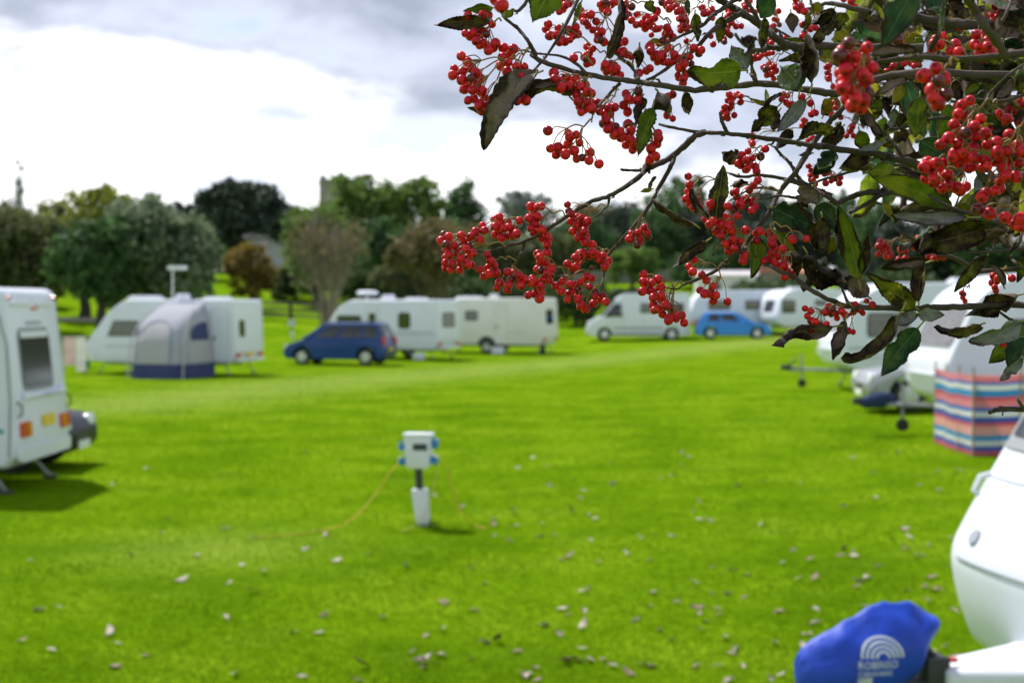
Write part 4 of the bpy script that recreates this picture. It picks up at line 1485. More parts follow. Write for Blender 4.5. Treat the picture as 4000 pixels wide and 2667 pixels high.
def leaf_mat(name, a, b, c, edge, vein, thr=(.40, .52, .64), transl=.3, edge_at=.55, rough=.6, scale=45.0):
    """blade colours a > b > c in blotches, browned margin, paler veins"""
    m = bpy.data.materials.new(name)
    m.use_nodes = True
    nt = m.node_tree
    L = nt.links.new
    bs = nt.nodes['Principled BSDF']
    bs.inputs['Roughness'].default_value = rough
    bs.inputs['Specular IOR Level'].default_value = .25
    tc = N(nt, 'ShaderNodeTexCoord')
    gm = N(nt, 'ShaderNodeNewGeometry')
    nz = N(nt, 'ShaderNodeTexNoise', i_Scale=scale, i_Detail=5.0, i_Roughness=.65)
    L(gm.outputs['Position'], nz.inputs['Vector'])
    rp = ramp(nt, [(thr[0], a), (thr[1], b), (thr[2], c)])
    L(nz.outputs['Fac'], rp.inputs['Fac'])
    sp = N(nt, 'ShaderNodeSeparateXYZ')
    L(tc.outputs['UV'], sp.inputs[0])
    def mth(op, x, y=None):
        n = N(nt, 'ShaderNodeMath', operation=op)
        for i, s in enumerate((x, y)):
            if s is None:
                continue
            if isinstance(s, (int, float)):
                n.inputs[i].default_value = s
            else:
                L(s, n.inputs[i])
        return n.outputs[0]
    au = mth('MULTIPLY', mth('ABSOLUTE', mth('SUBTRACT', sp.outputs['X'], .5)), 2.0)
    n2 = N(nt, 'ShaderNodeTexNoise', i_Scale=scale * .55, i_Detail=4.0)
    L(gm.outputs['Position'], n2.inputs['Vector'])
    em = mth('ADD', mth('ADD', mth('MULTIPLY', au, .62), mth('MULTIPLY', sp.outputs['Y'], .25)), mth('MULTIPLY', mth('SUBTRACT', n2.outputs['Fac'], .5), 1.5))
    er = ramp(nt, [(edge_at, 0), (edge_at + .13, 1)])
    L(em, er.inputs['Fac'])
    mx = N(nt, 'ShaderNodeMix', data_type='RGBA')
    L(er.outputs['Color'], mx.inputs['Factor'])
    L(rp.outputs['Color'], mx.inputs['A'])
    mx.inputs['B'].default_value = (*edge, 1)
    # midrib and side veins
    sv = mth('FRACT', mth('SUBTRACT', mth('MULTIPLY', sp.outputs['Y'], 9.0), mth('MULTIPLY', au, 2.6)))
    svr = ramp(nt, [(.02, 1), (.10, 0)])
    L(sv, svr.inputs['Fac'])
    mr = ramp(nt, [(.03, 1), (.07, 0)])
    L(au, mr.inputs['Fac'])
    vv = mth('MAXIMUM', mth('MULTIPLY', svr.outputs['Color'], .45), mth('MULTIPLY', mr.outputs['Color'], .9))
    mv = N(nt, 'ShaderNodeMix', data_type='RGBA')
    L(vv, mv.inputs['Factor'])
    L(mx.outputs['Result'], mv.inputs['A'])
    mv.inputs['B'].default_value = (*vein, 1)
    L(mv.outputs['Result'], bs.inputs['Base Color'])
    bp = N(nt, 'ShaderNodeBump', i_Strength=.5, i_Distance=.002)
    L(vv, bp.inputs['Height'])
    L(bp.outputs[0], bs.inputs['Normal'])
    t = N(nt, 'ShaderNodeBsdfTranslucent')
    L(mv.outputs['Result'], t.inputs['Color'])
    ms = N(nt, 'ShaderNodeMixShader')
    ms.inputs[0].default_value = transl
    L(bs.outputs[0], ms.inputs[1])
    L(t.outputs[0], ms.inputs[2])
    L(ms.outputs[0], nt.nodes['Material Output'].inputs['Surface'])
    M[name] = m

leaf_mat('leaf_green', (.10, .17, .012), (.20, .29, .014), (.33, .38, .02), (.055, .032, .016), (.33, .37, .07), thr=(.36, .50, .62), edge_at=.60, transl=.5)
leaf_mat('leaf_yellow', (.30, .25, .015), (.40, .35, .02), (.22, .26, .02), (.07, .04, .018), (.44, .38, .08), edge_at=.66, transl=.5)
leaf_mat('leaf_mottled', (.060, .042, .022), (.14, .17, .016), (.34, .36, .02), (.060, .036, .022), (.30, .30, .06), thr=(.43, .49, .57), edge_at=.56, transl=.55, scale=60)
leaf_mat('leaf_brown', (.042, .025, .018), (.105, .068, .045), (.19, .18, .03), (.030, .017, .015), (.20, .16, .06), thr=(.40, .49, .60), edge_at=.57, transl=.48, scale=60)
leaf_mat('leaf_dark_green', (.022, .058, .024), (.042, .105, .036), (.10, .17, .04), (.060, .036, .024), (.10, .19, .075), edge_at=.50, transl=.35)
leaf_mat('leaf_under', (.26, .28, .25), (.34, .36, .33), (.20, .19, .17), (.12, .08, .065), (.42, .42, .36), edge_at=.62, transl=.35)
leaf_mat('leaf_under_brown', (.22, .165, .125), (.30, .23, .18), (.13, .09, .07), (.05, .032, .026), (.34, .28, .19), edge_at=.54, transl=.35)
leaf_mat('leaf_fallen', (.44, .38, .29), (.56, .50, .41), (.30, .23, .14), (.14, .09, .05), (.5, .46, .38), edge_at=.72, transl=.15, scale=30)
leaf_mat('leaf_fallen_brown', (.22, .15, .09), (.32, .24, .17), (.14, .09, .05), (.10, .06, .03), (.4, .32, .2), edge_at=.66, transl=.15, scale=30)
mat('petiole', (.30, .30, .06), .5, var=.3, scale=60)
mat('stalk', (.34, .21, .06), .6, var=.45, scale=50)

def fallen_leaves():
    rng = random.Random(8)
    meshes = []
    for k in range(10):
        g = leaf_sheet(.085, .052, rng.uniform(-.1, .35), rng.uniform(-.8, .8), rng.uniform(-.3, .5), k, 6, 9, crumple=.10)
        mats = ('leaf_fallen', 'leaf_fallen', 'stalk') if k % 5 > 1 else ('leaf_fallen_brown', 'leaf_fallen_brown', 'stalk')
        meshes.append(leaf_object('fallen_leaf', g, mats, .0006, 'mesh', petiole=.025, prad=.0012))
    pts = [(683, 1458), (512, 1420), (273, 1541), (520, 1348), (403, 1340), (560, 1305), (845, 1535), (530, 1220), (1295, 1521), (1240, 1445), (1310, 1418), (1300, 1400), (1085, 1405),
           (1012, 1383), (1680, 1370), (1715, 1375), (1690, 1495), (1780, 1485), (1660, 1470), (1420, 1537), (1490, 1540), (1355, 1243), (1090, 1310), (1120, 1345), (745, 1235), (740, 1225), (765, 1295), (600, 1318),
           (1140, 1478), (1100, 1480), (1250, 1235), (1800, 1408), (2120, 1355), (2155, 1362), (1960, 1340), (1990, 1325), (2050, 1245), (2190, 1280), (2090, 1220), (1850, 1290), (1720, 1325), (1640, 1200), (100, 1408), (250, 1465), (40, 1480)]
    pts = [(x * 1.7007, y * 1.7007) for x, y in pts]
    while len(pts) < 225:
        x, y = rng.uniform(40, 3750), 2667 - rng.random() ** 1.3 * 900
        keep = .25 + .75 * min(1, max(0, (x - 900) / 1800))
        if noise.noise(Vector((x / 240, y / 110, 3))) < 0:
            keep *= .3
        if rng.random() < keep:
            pts.append((x, y))
    for i, (x, y) in enumerate(pts):
        g = on_ground(x, y)
        o = bpy.data.objects.new('fallen_leaf', meshes[rng.randrange(10)])
        COL.objects.link(o)
        o.location = g + Vector((0, 0, .024))
        o.rotation_euler = (rng.gauss(0, .18), rng.gauss(0, .18), rng.uniform(0, 6.28))
        s = rng.uniform(.7, 1.35) * (1.3 if i < 45 else 1.05)
        o.scale = (s, s, s)
        tag(o, 'dry pale fallen leaf curled on the mown grass', 'leaf', 'fallen leaves scattered on the lawn')
fallen_leaves()
# ------------------------------------------------------------------ trees and buildings behind the field
def foliage(name, c1, c2, transl=.3):
    mat(name, tuple(1.3 * c for c in c1), .7, col2=tuple(1.3 * c for c in c2), scale=.9, transl=transl)
foliage('fol_willow', (.19, .23, .14), (.07, .11, .055), .4)
foliage('fol_olive', (.125, .145, .050), (.052, .068, .024), .4)
foliage('fol_yellow_green', (.24, .25, .030), (.10, .14, .020), .45)
foliage('fol_dark', (.045, .065, .040), (.020, .032, .024), .25)
foliage('fol_green', (.15, .23, .045), (.06, .11, .022), .45)
foliage('fol_deep', (.07, .14, .040), (.028, .065, .020), .4)
foliage('fol_rust', (.21, .145, .022), (.10, .075, .016), .4)
foliage('fol_brown', (.17, .145, .055), (.09, .075, .034), .4)
foliage('fol_grey', (.24, .26, .25), (.13, .15, .145), .4)
foliage('fol_hedge', (.065, .11, .03), (.03, .055, .018), .3)

def crown(name, parent, origin, blobs, n, size, m, seed, clumps=70, spread=.16):
    """leaf-sized faces in clumps through the volume of several ellipsoids (centre, radii)"""
    rng = np.random.default_rng(seed)
    bl = [(np.array(c, float), np.array(r, float)) for c, r in blobs]
    vol = np.array([np.prod(r) for _, r in bl]) ** .8
    vol /= vol.sum()
    cs, sg = [], []
    for k in rng.choice(len(bl), clumps, p=vol):
        c, r = bl[k]
        d = rng.normal(size=3)
        d /= np.linalg.norm(d)
        rad = rng.random() ** .33 * rng.choice([.94, .98, 1.0, 1.14])
        cs.append(c + d * r * rad)
        sg.append(np.full(3, spread) * r.mean() * rng.uniform(.6, 1.25))
    cs, sg = np.array(cs), np.array(sg)
    pick = rng.integers(0, clumps, n)
    pos = cs[pick] + rng.normal(size=(n, 3)) * sg[pick] * np.array([1, 1, .8])
    # a sprinkling through the whole volume
    m2 = n // 4
    kk = rng.choice(len(bl), m2, p=vol)
    d = rng.normal(size=(m2, 3))
    d /= np.linalg.norm(d, axis=1)[:, None]
    cc = np.array([bl[k][0] for k in kk])
    rr = np.array([bl[k][1] for k in kk])
    pos[:m2] = cc + d * rr * (rng.random(m2) ** .4)[:, None]
    pos = pos - np.array(origin)
    a = rng.normal(size=(n, 3))
    a /= np.linalg.norm(a, axis=1)[:, None]
    b = rng.normal(size=(n, 3))
    b = np.cross(a, b)
    b /= np.linalg.norm(b, axis=1)[:, None]
    s = (size * rng.uniform(.6, 1.35, n))[:, None]
    v = np.stack([pos - a * s, pos - b * s * .55, pos + a * s, pos + b * s * .55], 1).reshape(-1, 3)
    f = np.arange(4 * n).reshape(-1, 4)
    return raw_mesh(name, v, f, m, parent)

def tree(label, px, d, top, wpx, crown_low, fol, seed, n=6000, size=.22, shape='round', bark='bark_far', trunk_px=None, depth=.8, name='tree', clumps=80, spread=.16, stems=1):
    """px, top, crown_low, wpx: where the photo shows it; d: how far off it stands"""
    rng = random.Random(seed)
    x = (px - 2000) / FPX * d
    base = gpt(x, d, -.05)
    zt = cam_point(px, top, d).z
    zl = max(cam_point(px, crown_low, d).z, base.z + .1)
    w = wpx / FPX * d / 2
    H = zt - zl
    root = tag(empty(name, base), label, 'tree' if name == 'tree' else name.replace('_', ' '))
    cz = (zt + zl) / 2
    blobs = []
    if shape == 'round':
        blobs.append(((x, d, cz), (w * .82, w * .82 * depth, H * .46)))
        for k in range(7):
            a = 2 * math.pi * k / 7 + rng.uniform(-.4, .4)
            rr = rng.uniform(.30, .46)
            blobs.append(((x + math.cos(a) * w * .58, d + math.sin(a) * w * .5 * depth, cz + rng.uniform(-.26, .25) * H), (w * rr, w * rr, H * rng.uniform(.20, .30))))
        blobs.append(((x + rng.uniform(-.3, .3) * w, d, zt - H * .2), (w * .42, w * .4, H * .2)))
    elif shape == 'dome':
        for k in range(9):
            t = -1 + 2 * k / 8
            blobs.append(((x + t * w * .78, d + rng.uniform(-.3, .3) * w, zl + H * (.18 + .62 * math.sqrt(max(0, 1 - t * t * .85)))), (w * .30, w * .34, H * .18)))
        blobs.append(((x, d, zl + H * .45), (w * .6, w * .5, H * .34)))
    elif shape == 'cone':
        for k in range(6):
            t = k / 5
            blobs.append(((x + rng.uniform(-.2, .2) * w, d, zl + H * t), (w * (1 - t * .7) * .7, w * (1 - t * .7) * .7, H * .11)))
    elif shape == 'vase':
        for k in range(9):
            a = 2 * math.pi * k / 9
            blobs.append(((x + math.cos(a) * w * .6, d + math.sin(a) * w * .5, zl + H * rng.uniform(.45, .75)), (w * .36, w * .36, H * .26)))
        blobs.append(((x, d, zl + H * .72), (w * .6, w * .5, H * .26)))
    crown('crown', root, base, blobs, n, size, fol, seed, clumps, spread)
    tr = .035 * (zt - base.z) + .04
    o = Vector((0, 0, 0))
    hub = Vector((0, 0, max(.4, (zl - base.z) * .9)))
    mb = MB()
    if shape == 'vase' or stems > 1:
        k = max(stems, 9)
        for i in range(k):
            a = 2 * math.pi * i / k + rng.uniform(-.3, .3)
            sp = rng.uniform(.25, .8)
            top_p = Vector((math.cos(a) * w * sp, math.sin(a) * w * sp * .8, (zl - base.z) + H * rng.uniform(.5, .95)))
            mid = Vector((top_p.x * .35, top_p.y * .35, top_p.z * .42))
            mb.tube([Vector((math.cos(a) * .18, math.sin(a) * .18, 0)), mid, top_p], [.075, .05, .012], 6)
            for q in range(34 if shape == 'vase' else 9):
                t = rng.uniform(.2, .95)
                s0 = mid.lerp(top_p, t)
                e = s0 + Vector((rng.gauss(0, .5), rng.gauss(0, .5), rng.uniform(.5, 1.5)))
                mb.tube([s0, e], [.022, .006], 4)
    else:
        mb.tube([o, hub * .5 + Vector((rng.uniform(-.1, .1), 0, 0)), hub, Vector((rng.uniform(-.2, .2) * w, 0, (cz - base.z) + H * .2))], [tr * 1.25, tr, tr * .85, tr * .25], 9)
        for i in range(7):
            a = 2 * math.pi * i / 7 + rng.uniform(-.3, .3)
            s0 = hub.lerp(Vector((0, 0, cz - base.z)), rng.uniform(0, .7))
            e = Vector((math.cos(a) * w * .65, math.sin(a) * w * .55, (cz - base.z) + H * rng.uniform(-.15, .3)))
            mb.tube([s0, s0.lerp(e, .5) + Vector((0, 0, .1 * H)), e], [tr * .5, tr * .3, tr * .08], 6)
    mb.build('trunk', bark, root, smooth=60)
    return root

tree('olive brown bushy willow at the edge of the field behind the near caravan', 40, 80, 790, 500, 1215, 'fol_olive', 11, 10000, .20)
tree('yellow green willow rising behind the grey green one', 330, 90, 725, 480, 1160, 'fol_yellow_green', 12, 9000, .22)
tree('large grey green willow over the awning caravan', 590, 76, 775, 560, 1205, 'fol_willow', 13, 14000, .19, clumps=120)
tree('dark green low willow with a leaning trunk beside the gravel path', 395, 74, 850, 430, 1200, 'fol_deep', 14, 9000, .19)
tree('slim pale conifer standing above the willows', 80, 210, 630, 70, 830, 'fol_grey', 15, 330, .26, shape='cone', bark='bark_pale')
tree('broad dark spreading pine with a domed crown', 945, 150, 700, 430, 1010, 'fol_dark', 16, 9000, .32, shape='dome', clumps=110, spread=.22)
tree('sparse dark tree between the willow and the pine', 690, 160, 790, 240, 1010, 'fol_dark', 17, 3000, .34)
tree('dark tree low behind the stone house', 860, 165, 850, 300, 1100, 'fol_dark', 33, 3500, .34)
tree('small rusty orange tree with a round crown by the fence', 980, 99, 955, 232, 1160, 'fol_rust', 18, 5000, .16, clumps=60)
tree('grey brown vase shaped tree with many bare upright stems', 1285, 79, 850, 380, 1120, 'fol_brown', 19, 1300, .09, shape='vase', bark='twig_grey', clumps=90, spread=.2, stems=16)
tree('light green round tree behind the bare stemmed one', 1235, 104, 790, 300, 1130, 'fol_green', 20, 7000, .2)
tree('tall green tree beside the church tower', 1435, 124, 682, 350, 1150, 'fol_green', 21, 10000, .25, clumps=110)
tree('tall green tree with a pointed top right of the church tower', 1610, 122, 685, 260, 1130, 'fol_green', 22, 7000, .24)
tree('olive brown multi stemmed willow behind the cream caravan', 1700, 88, 860, 420, 1110, 'fol_brown', 23, 7000, .17, bark='bark_olive', stems=10)
tree('deep green rounded tree standing apart from the tall green pair', 1815, 132, 702, 200, 1110, 'fol_deep', 24, 5000, .26)
tree('dark olive tree behind the berry twigs', 1990, 106, 900, 320, 1130, 'fol_olive', 25, 6000, .22)
tree('grey bare looking tree far off on the skyline', 2060, 270, 735, 290, 960, 'fol_grey', 26, 3000, .42, clumps=60)
tree('dull green tree far off beyond the stone wall', 2330, 150, 790, 380, 1100, 'fol_brown', 27, 5500, .3)
tree('tall dark tree beyond the stone wall', 2640, 168, 690, 430, 1120, 'fol_deep', 28, 7000, .33)
tree('dark tree beyond the small tiled shed', 2960, 160, 740, 420, 1120, 'fol_dark', 29, 6000, .33)
tree('deep green tree behind the row of drawbar caravans', 3280, 140, 770, 430, 1120, 'fol_deep', 30, 6000, .3)
tree('dark broad tree behind the roof of the drawbar caravan', 3600, 118, 800, 460, 1140, 'fol_dark', 31, 6000, .28)
tree('dense deep green tree at the field corner', 3930, 112, 770, 460, 1150, 'fol_deep', 32, 6000, .28)
tree('low yellow green bush before the stone wall', 2470, 121, 960, 230, 1110, 'fol_green', 34, 3000, .22, name='bush')
tree('rounded green bush beside the yellow green one', 2720, 122, 985, 260, 1110, 'fol_deep', 35, 3000, .22, name='bush')
tree('dark clipped bush beside the camper van', 2250, 96, 1095, 260, 1260, 'fol_hedge', 36, 4500, .14, name='bush')
tree('dark low bush behind the camper van', 2480, 101, 1120, 320, 1235, 'fol_hedge', 37, 4500, .14, name='bush')
tree('dark low bush behind the cream caravan', 2060, 100, 1080, 330, 1260, 'fol_hedge', 38, 4000, .14, name='bush')
tree('dark thicket behind the white caravan with the dish', 1560, 99, 1010, 300, 1190, 'fol_olive', 39, 5000, .17, name='bush')
tree('dark thicket under the willow row', 640, 95, 1010, 420, 1190, 'fol_deep', 40, 5000, .18, name='bush')
tree('dark thicket beside the rusty tree', 1150, 108, 1030, 220, 1180, 'fol_olive', 41, 3500, .17, name='bush')
tree('dark thicket left of the gravel path', 90, 97, 1000, 420, 1190, 'fol_olive', 42, 4500, .18, name='bush')
tree('dark hedge shrub behind the cream caravan roof', 1830, 98, 1070, 330, 1260, 'fol_hedge', 43, 5000, .15, name='bush')
tree('dark hedge shrub beside the satellite dish', 1420, 99, 1050, 220, 1240, 'fol_hedge', 44, 4000, .15, name='bush')
tree('dark shrub row behind the far caravans', 3020, 104, 1080, 420, 1230, 'fol_hedge', 45, 5000, .16, name='bush')
tree('dark shrub row behind the long white caravan side', 3500, 100, 1060, 520, 1230, 'fol_hedge', 46, 6000, .16, name='bush')
HR = [(150, 118, 830, 'fol_olive'), (720, 122, 900, 'fol_deep'), (560, 128, 850, 'fol_olive'), (1260, 120, 930, 'fol_olive'), (1520, 112, 850, 'fol_deep'), (1760, 116, 850, 'fol_deep'), (1900, 122, 880, 'fol_olive'), (2110, 118, 905, 'fol_olive'), (2260, 134, 840, 'fol_deep'),
      (2420, 140, 780, 'fol_dark'), (2560, 136, 800, 'fol_deep'), (2800, 138, 780, 'fol_dark'), (2900, 126, 900, 'fol_deep'), (3120, 132, 800, 'fol_dark'), (3430, 128, 790, 'fol_deep'), (3760, 124, 800, 'fol_dark')]
for i, (px_, d_, top_, f_) in enumerate(HR):
    t_ = tree('dark hedgerow tree closing the far edge of the field', px_, d_, top_, 330, 1150, f_, 60 + i, 4200, .26)
    t_['group'] = 'hedgerow trees beyond the field'

def fence():
    root = tag(empty('fence', gpt(-24, 93)), 'brown post and rail fence across the rising field', 'fence')
    o = root.location
    xs = [-24 + 2.1 * i for i in range(13)]
    post = MB().box((0, 0, .62), (.20, .16, 1.40)).build('post', 'fence_wood', root)
    for i, x in enumerate(xs):
        p = post if i == 0 else post.copy()
        if i:
            COL.objects.link(p)
            p.parent = root
        p.location = gpt(x, 93 + .02 * i) - o
        p.rotation_euler = (0, .03 * math.sin(i * 2.1), 0)
    for i in range(len(xs) - 1):
        a, b = gpt(xs[i], 93 + .02 * i) - o, gpt(xs[i + 1], 93 + .02 * i + .02) - o
        for h in (.35, .72, 1.08):
            MB().tube([a + Vector((-.05, -.075, h)), b + Vector((.05, -.075, h))], [.07, .07], 4).build('rail', 'fence_wood', root)
fence()

def wall_and_buildings():
    rng = random.Random(4)
    root = tag(empty('stone_wall', gpt(0, 128.5)), 'long grey stone boundary wall beyond the field', 'wall')
    o = root.location
    mb = MB()
    for i in range(44):
        x = -44 + 2 * i
        mb.box((x + 1, 0, .5), (2.0 - .004 * (i % 2), .45 + .01 * (i % 3), 1.25 + rng.uniform(-.05, .05)))
    mb.build('wall_run', 'stone', root)
    mb = MB()
    for i in range(88):
        mb.box((-44 + i + .5, 0, 1.17 + rng.uniform(-.02, .03)), (.97, .55, .14))
    tag(mb.build('coping_stones', 'stone', root), kind='stuff')
    # house among the trees
    h = tag(empty('house', gpt(-21.5, 152), R(4)), 'grey rendered house with a pale slate roof among the trees', 'house')
    zb = cam_point(1000, 925, 150).z - h.location.z          # eaves
    zr = cam_point(1000, 862, 150).z - h.location.z          # ridge
    W2, D2 = 4.6, 3.2
    MB().box((0, 0, zb / 2), (W2 * 2, D2 * 2, zb)).add([(-W2, -D2, zb), (-W2, D2, zb), (-W2, 0, zr), (W2, -D2, zb), (W2, D2, zb), (W2, 0, zr)], [(0, 2, 1), (3, 4, 5)]).build('wall', 'render_wall', h)
    for s in (-1, 1):
        MB().add([(-W2 - .3, s * (D2 + .35), zb - .18), (W2 + .3, s * (D2 + .35), zb - .18), (W2 + .3, 0, zr + .02), (-W2 - .3, 0, zr + .02),
                  (-W2 - .3, s * (D2 + .35), zb - .06), (W2 + .3, s * (D2 + .35), zb - .06), (W2 + .3, 0, zr + .16), (-W2 - .3, 0, zr + .16)],
                 [(0, 1, 2, 3), (4, 5, 6, 7), (0, 1, 5, 4), (0, 3, 7, 4), (1, 2, 6, 5)]).build('roof', 'roof_slate', h)
    MB().box((-W2 + .5, 0, zr + .35), (.7, .9, 1.0)).build('chimney', 'stone', h)
    for x in (-2.9, -.6, 1.8):
        g = MB().box((x, -D2 - .02, zb - .95), (.9, .06, 1.0)).build('window', 'glass', h)
        MB().box((x, -D2 - .03, zb - 1.5), (1.1, .16, .1)).build('sill', 'white_plastic', g)
    MB().box((0, -D2 - .12, zb - .25), (W2 * 2, .12, .12)).build('gutter', 'dark_plastic', h)
    # church tower, battlemented
    t = tag(empty('church_tower', gpt(-23.6, 213)), 'square stone church tower with battlements above the trees', 'church tower')
    zt = cam_point(1300, 712, 213).z - t.location.z
    hw = 2.9
    MB().box((0, 0, zt / 2), (hw * 2, hw * 2, zt)).build('shaft', 'stone', t)
    MB().box((0, 0, zt - .35), (hw * 2 + .3, hw * 2 + .3, .3)).build('string_course', 'stone', t)
    for s in range(4):
        a = s * math.pi / 2
        rot = Matrix.Rotation(a, 3, 'Z')
        for k in range(4):
            u_ = -hw + .5 + k * (2 * hw - 1.0) / 3
            if s % 2 and k in (0, 3):
                continue
            MB().box(rot @ Vector((u_, -hw + .2, zt + .32)), (.85, .40, .66), rot=rot).build('merlon', 'stone', t)
    for s in (0, 1):
        MB().box((0 if s == 0 else -hw - .02, -hw - .02 if s == 0 else 0, zt - 3), (1.2 if s == 0 else .1, .1 if s == 0 else 1.2, 2.4)).build('belfry_louvre', 'dark_plastic', t)
    MB().tube([(1.55, 0, zt), (1.55, 0, zt + 2.2)], .06, 6).build('flagpole', 'galvanised', t)
    # small tiled shed and pale hut beyond the far caravans
    s = tag(empty('shed', gpt(21.8, 124)), 'low brick shed with an orange tiled roof beyond the wall', 'shed')
    MB().box((0, 0, .55), (3.4, 2.4, 1.1)).build('wall', 'stone', s)
    MB().add([(-1.9, -1.4, 1.08), (1.9, -1.4, 1.08), (1.9, 0, 1.75), (-1.9, 0, 1.75), (1.9, 1.4, 1.08), (-1.9, 1.4, 1.08)], [(0, 1, 2, 3), (3, 2, 4, 5), (0, 3, 5), (1, 4, 2)]).build('roof', 'roof_tile', s)
    s = tag(empty('hut', gpt(15.4, 110.5)), 'long low pale hut behind the far caravans', 'hut')
    MB().box((0, 0, .95), (4.2, 2.4, 1.9)).build('wall', 'cream_panel', s)
    MB().add([(-2.3, -1.4, 1.88), (2.3, -1.4, 1.88), (2.3, 0, 2.25), (-2.3, 0, 2.25), (2.3, 1.4, 1.88), (-2.3, 1.4, 1.88)], [(0, 1, 2, 3), (3, 2, 4, 5), (0, 3, 5), (1, 4, 2)]).build('roof', 'roof_slate', s)
    MB().box((-.8, -1.22, 1.1), (.7, .06, .6)).build('window', 'glass', s)
wall_and_buildings()
# ------------------------------------------------------------------ the berry tree in the foreground
# traced positions: each group of figures is read off one enlargement of the photo (origin x, origin y, scale)
ZOOM = {'A': (1650, 0, .4464), 'B': (1650, 500, .5102), 'C': (2500, 0, .4464), 'D': (3200, 0, .4464), 'E': (2400, 600, .4464), 'F': (3100, 600, .4464), 'G': (3000, 1000, .574)}
def Z(t, x, y, d):
    ox, oy, s = ZOOM[t]
    return cam_point(ox + x * s, oy + y * s, d)
def zsize(t, n, d):
    return n * ZOOM[t][2] / FPX * d

T_BASE = gpt(2.0, 2.15)
btree = tag(empty('berry_tree', T_BASE), 'tree branches with clusters of red berries and mottled autumn leaves', 'tree')
tmat = Matrix.Translation(-T_BASE)

def spline(pts, k=5):
    out = []
    n = len(pts)
    for i in range(n - 1):
        a, b = pts[i], pts[i + 1]
        p, q = pts[max(0, i - 1)], pts[min(n - 1, i + 2)]
        for j in range(k):
            t = j / k
            out.append(.5 * ((2 * a) + (b - p) * t + (2 * p - 5 * a + 4 * b - q) * t * t + (3 * a - p - 3 * b + q) * t ** 3))
    out.append(pts[-1])
    return out

def branch(name, pts, r0, r1, knots=True, seed=0, seg=7, m='bark'):
    """world points, radius at the first and last"""
    sp = spline([Vector(p) for p in pts])
    n = len(sp)
    rng = random.Random(seed)
    rad = []
    for i in range(n):
        r = r0 + (r1 - r0) * i / (n - 1)
        rad.append(r * (1 + (.16 * rng.uniform(-.4, 1) if knots else 0)))
        if knots:
            sp[i] = sp[i] + Vector((rng.gauss(0, 1), rng.gauss(0, 1), rng.gauss(0, 1))) * r * .10
    mb = MB().tube([tmat @ p for p in sp], rad, seg)
    # spur buds along the twig
    if knots:
        for i in range(2, n - 2, 4):
            if rng.random() < .55:
                t = (sp[i + 1] - sp[i]).normalized()
                o = t.orthogonal().normalized()
                o.rotate(Matrix.Rotation(rng.uniform(0, 6.28), 3, t))
                L_ = rad[i] * rng.uniform(1.6, 3.2)
                b0 = tmat @ sp[i]
                mb.tube([b0, b0 + (o + t * .5) * L_ * .6, b0 + (o * .7 + t) * L_], [rad[i] * .55, rad[i] * .5, rad[i] * .1], 5)
    return mb.build(name, m, btree, smooth=60)

def px_branch(name, spec, w0, w1, d0, d1, seed):
    """spec: [(zoom, x, y), ...]; widths in zoom pixels; d0, d1: distance at both ends"""
    n = len(spec)
    pts = []
    for i, (t, x, y) in enumerate(spec):
        f = i / (n - 1)
        pts.append(Z(t, x, y, d0 + (d1 - d0) * f + .012 * math.sin(i * 2.3 + seed)))
    return branch(name, pts, zsize(spec[0][0], w0 * .59, d0), zsize(spec[-1][0], w1 * .57, d1), True, seed)

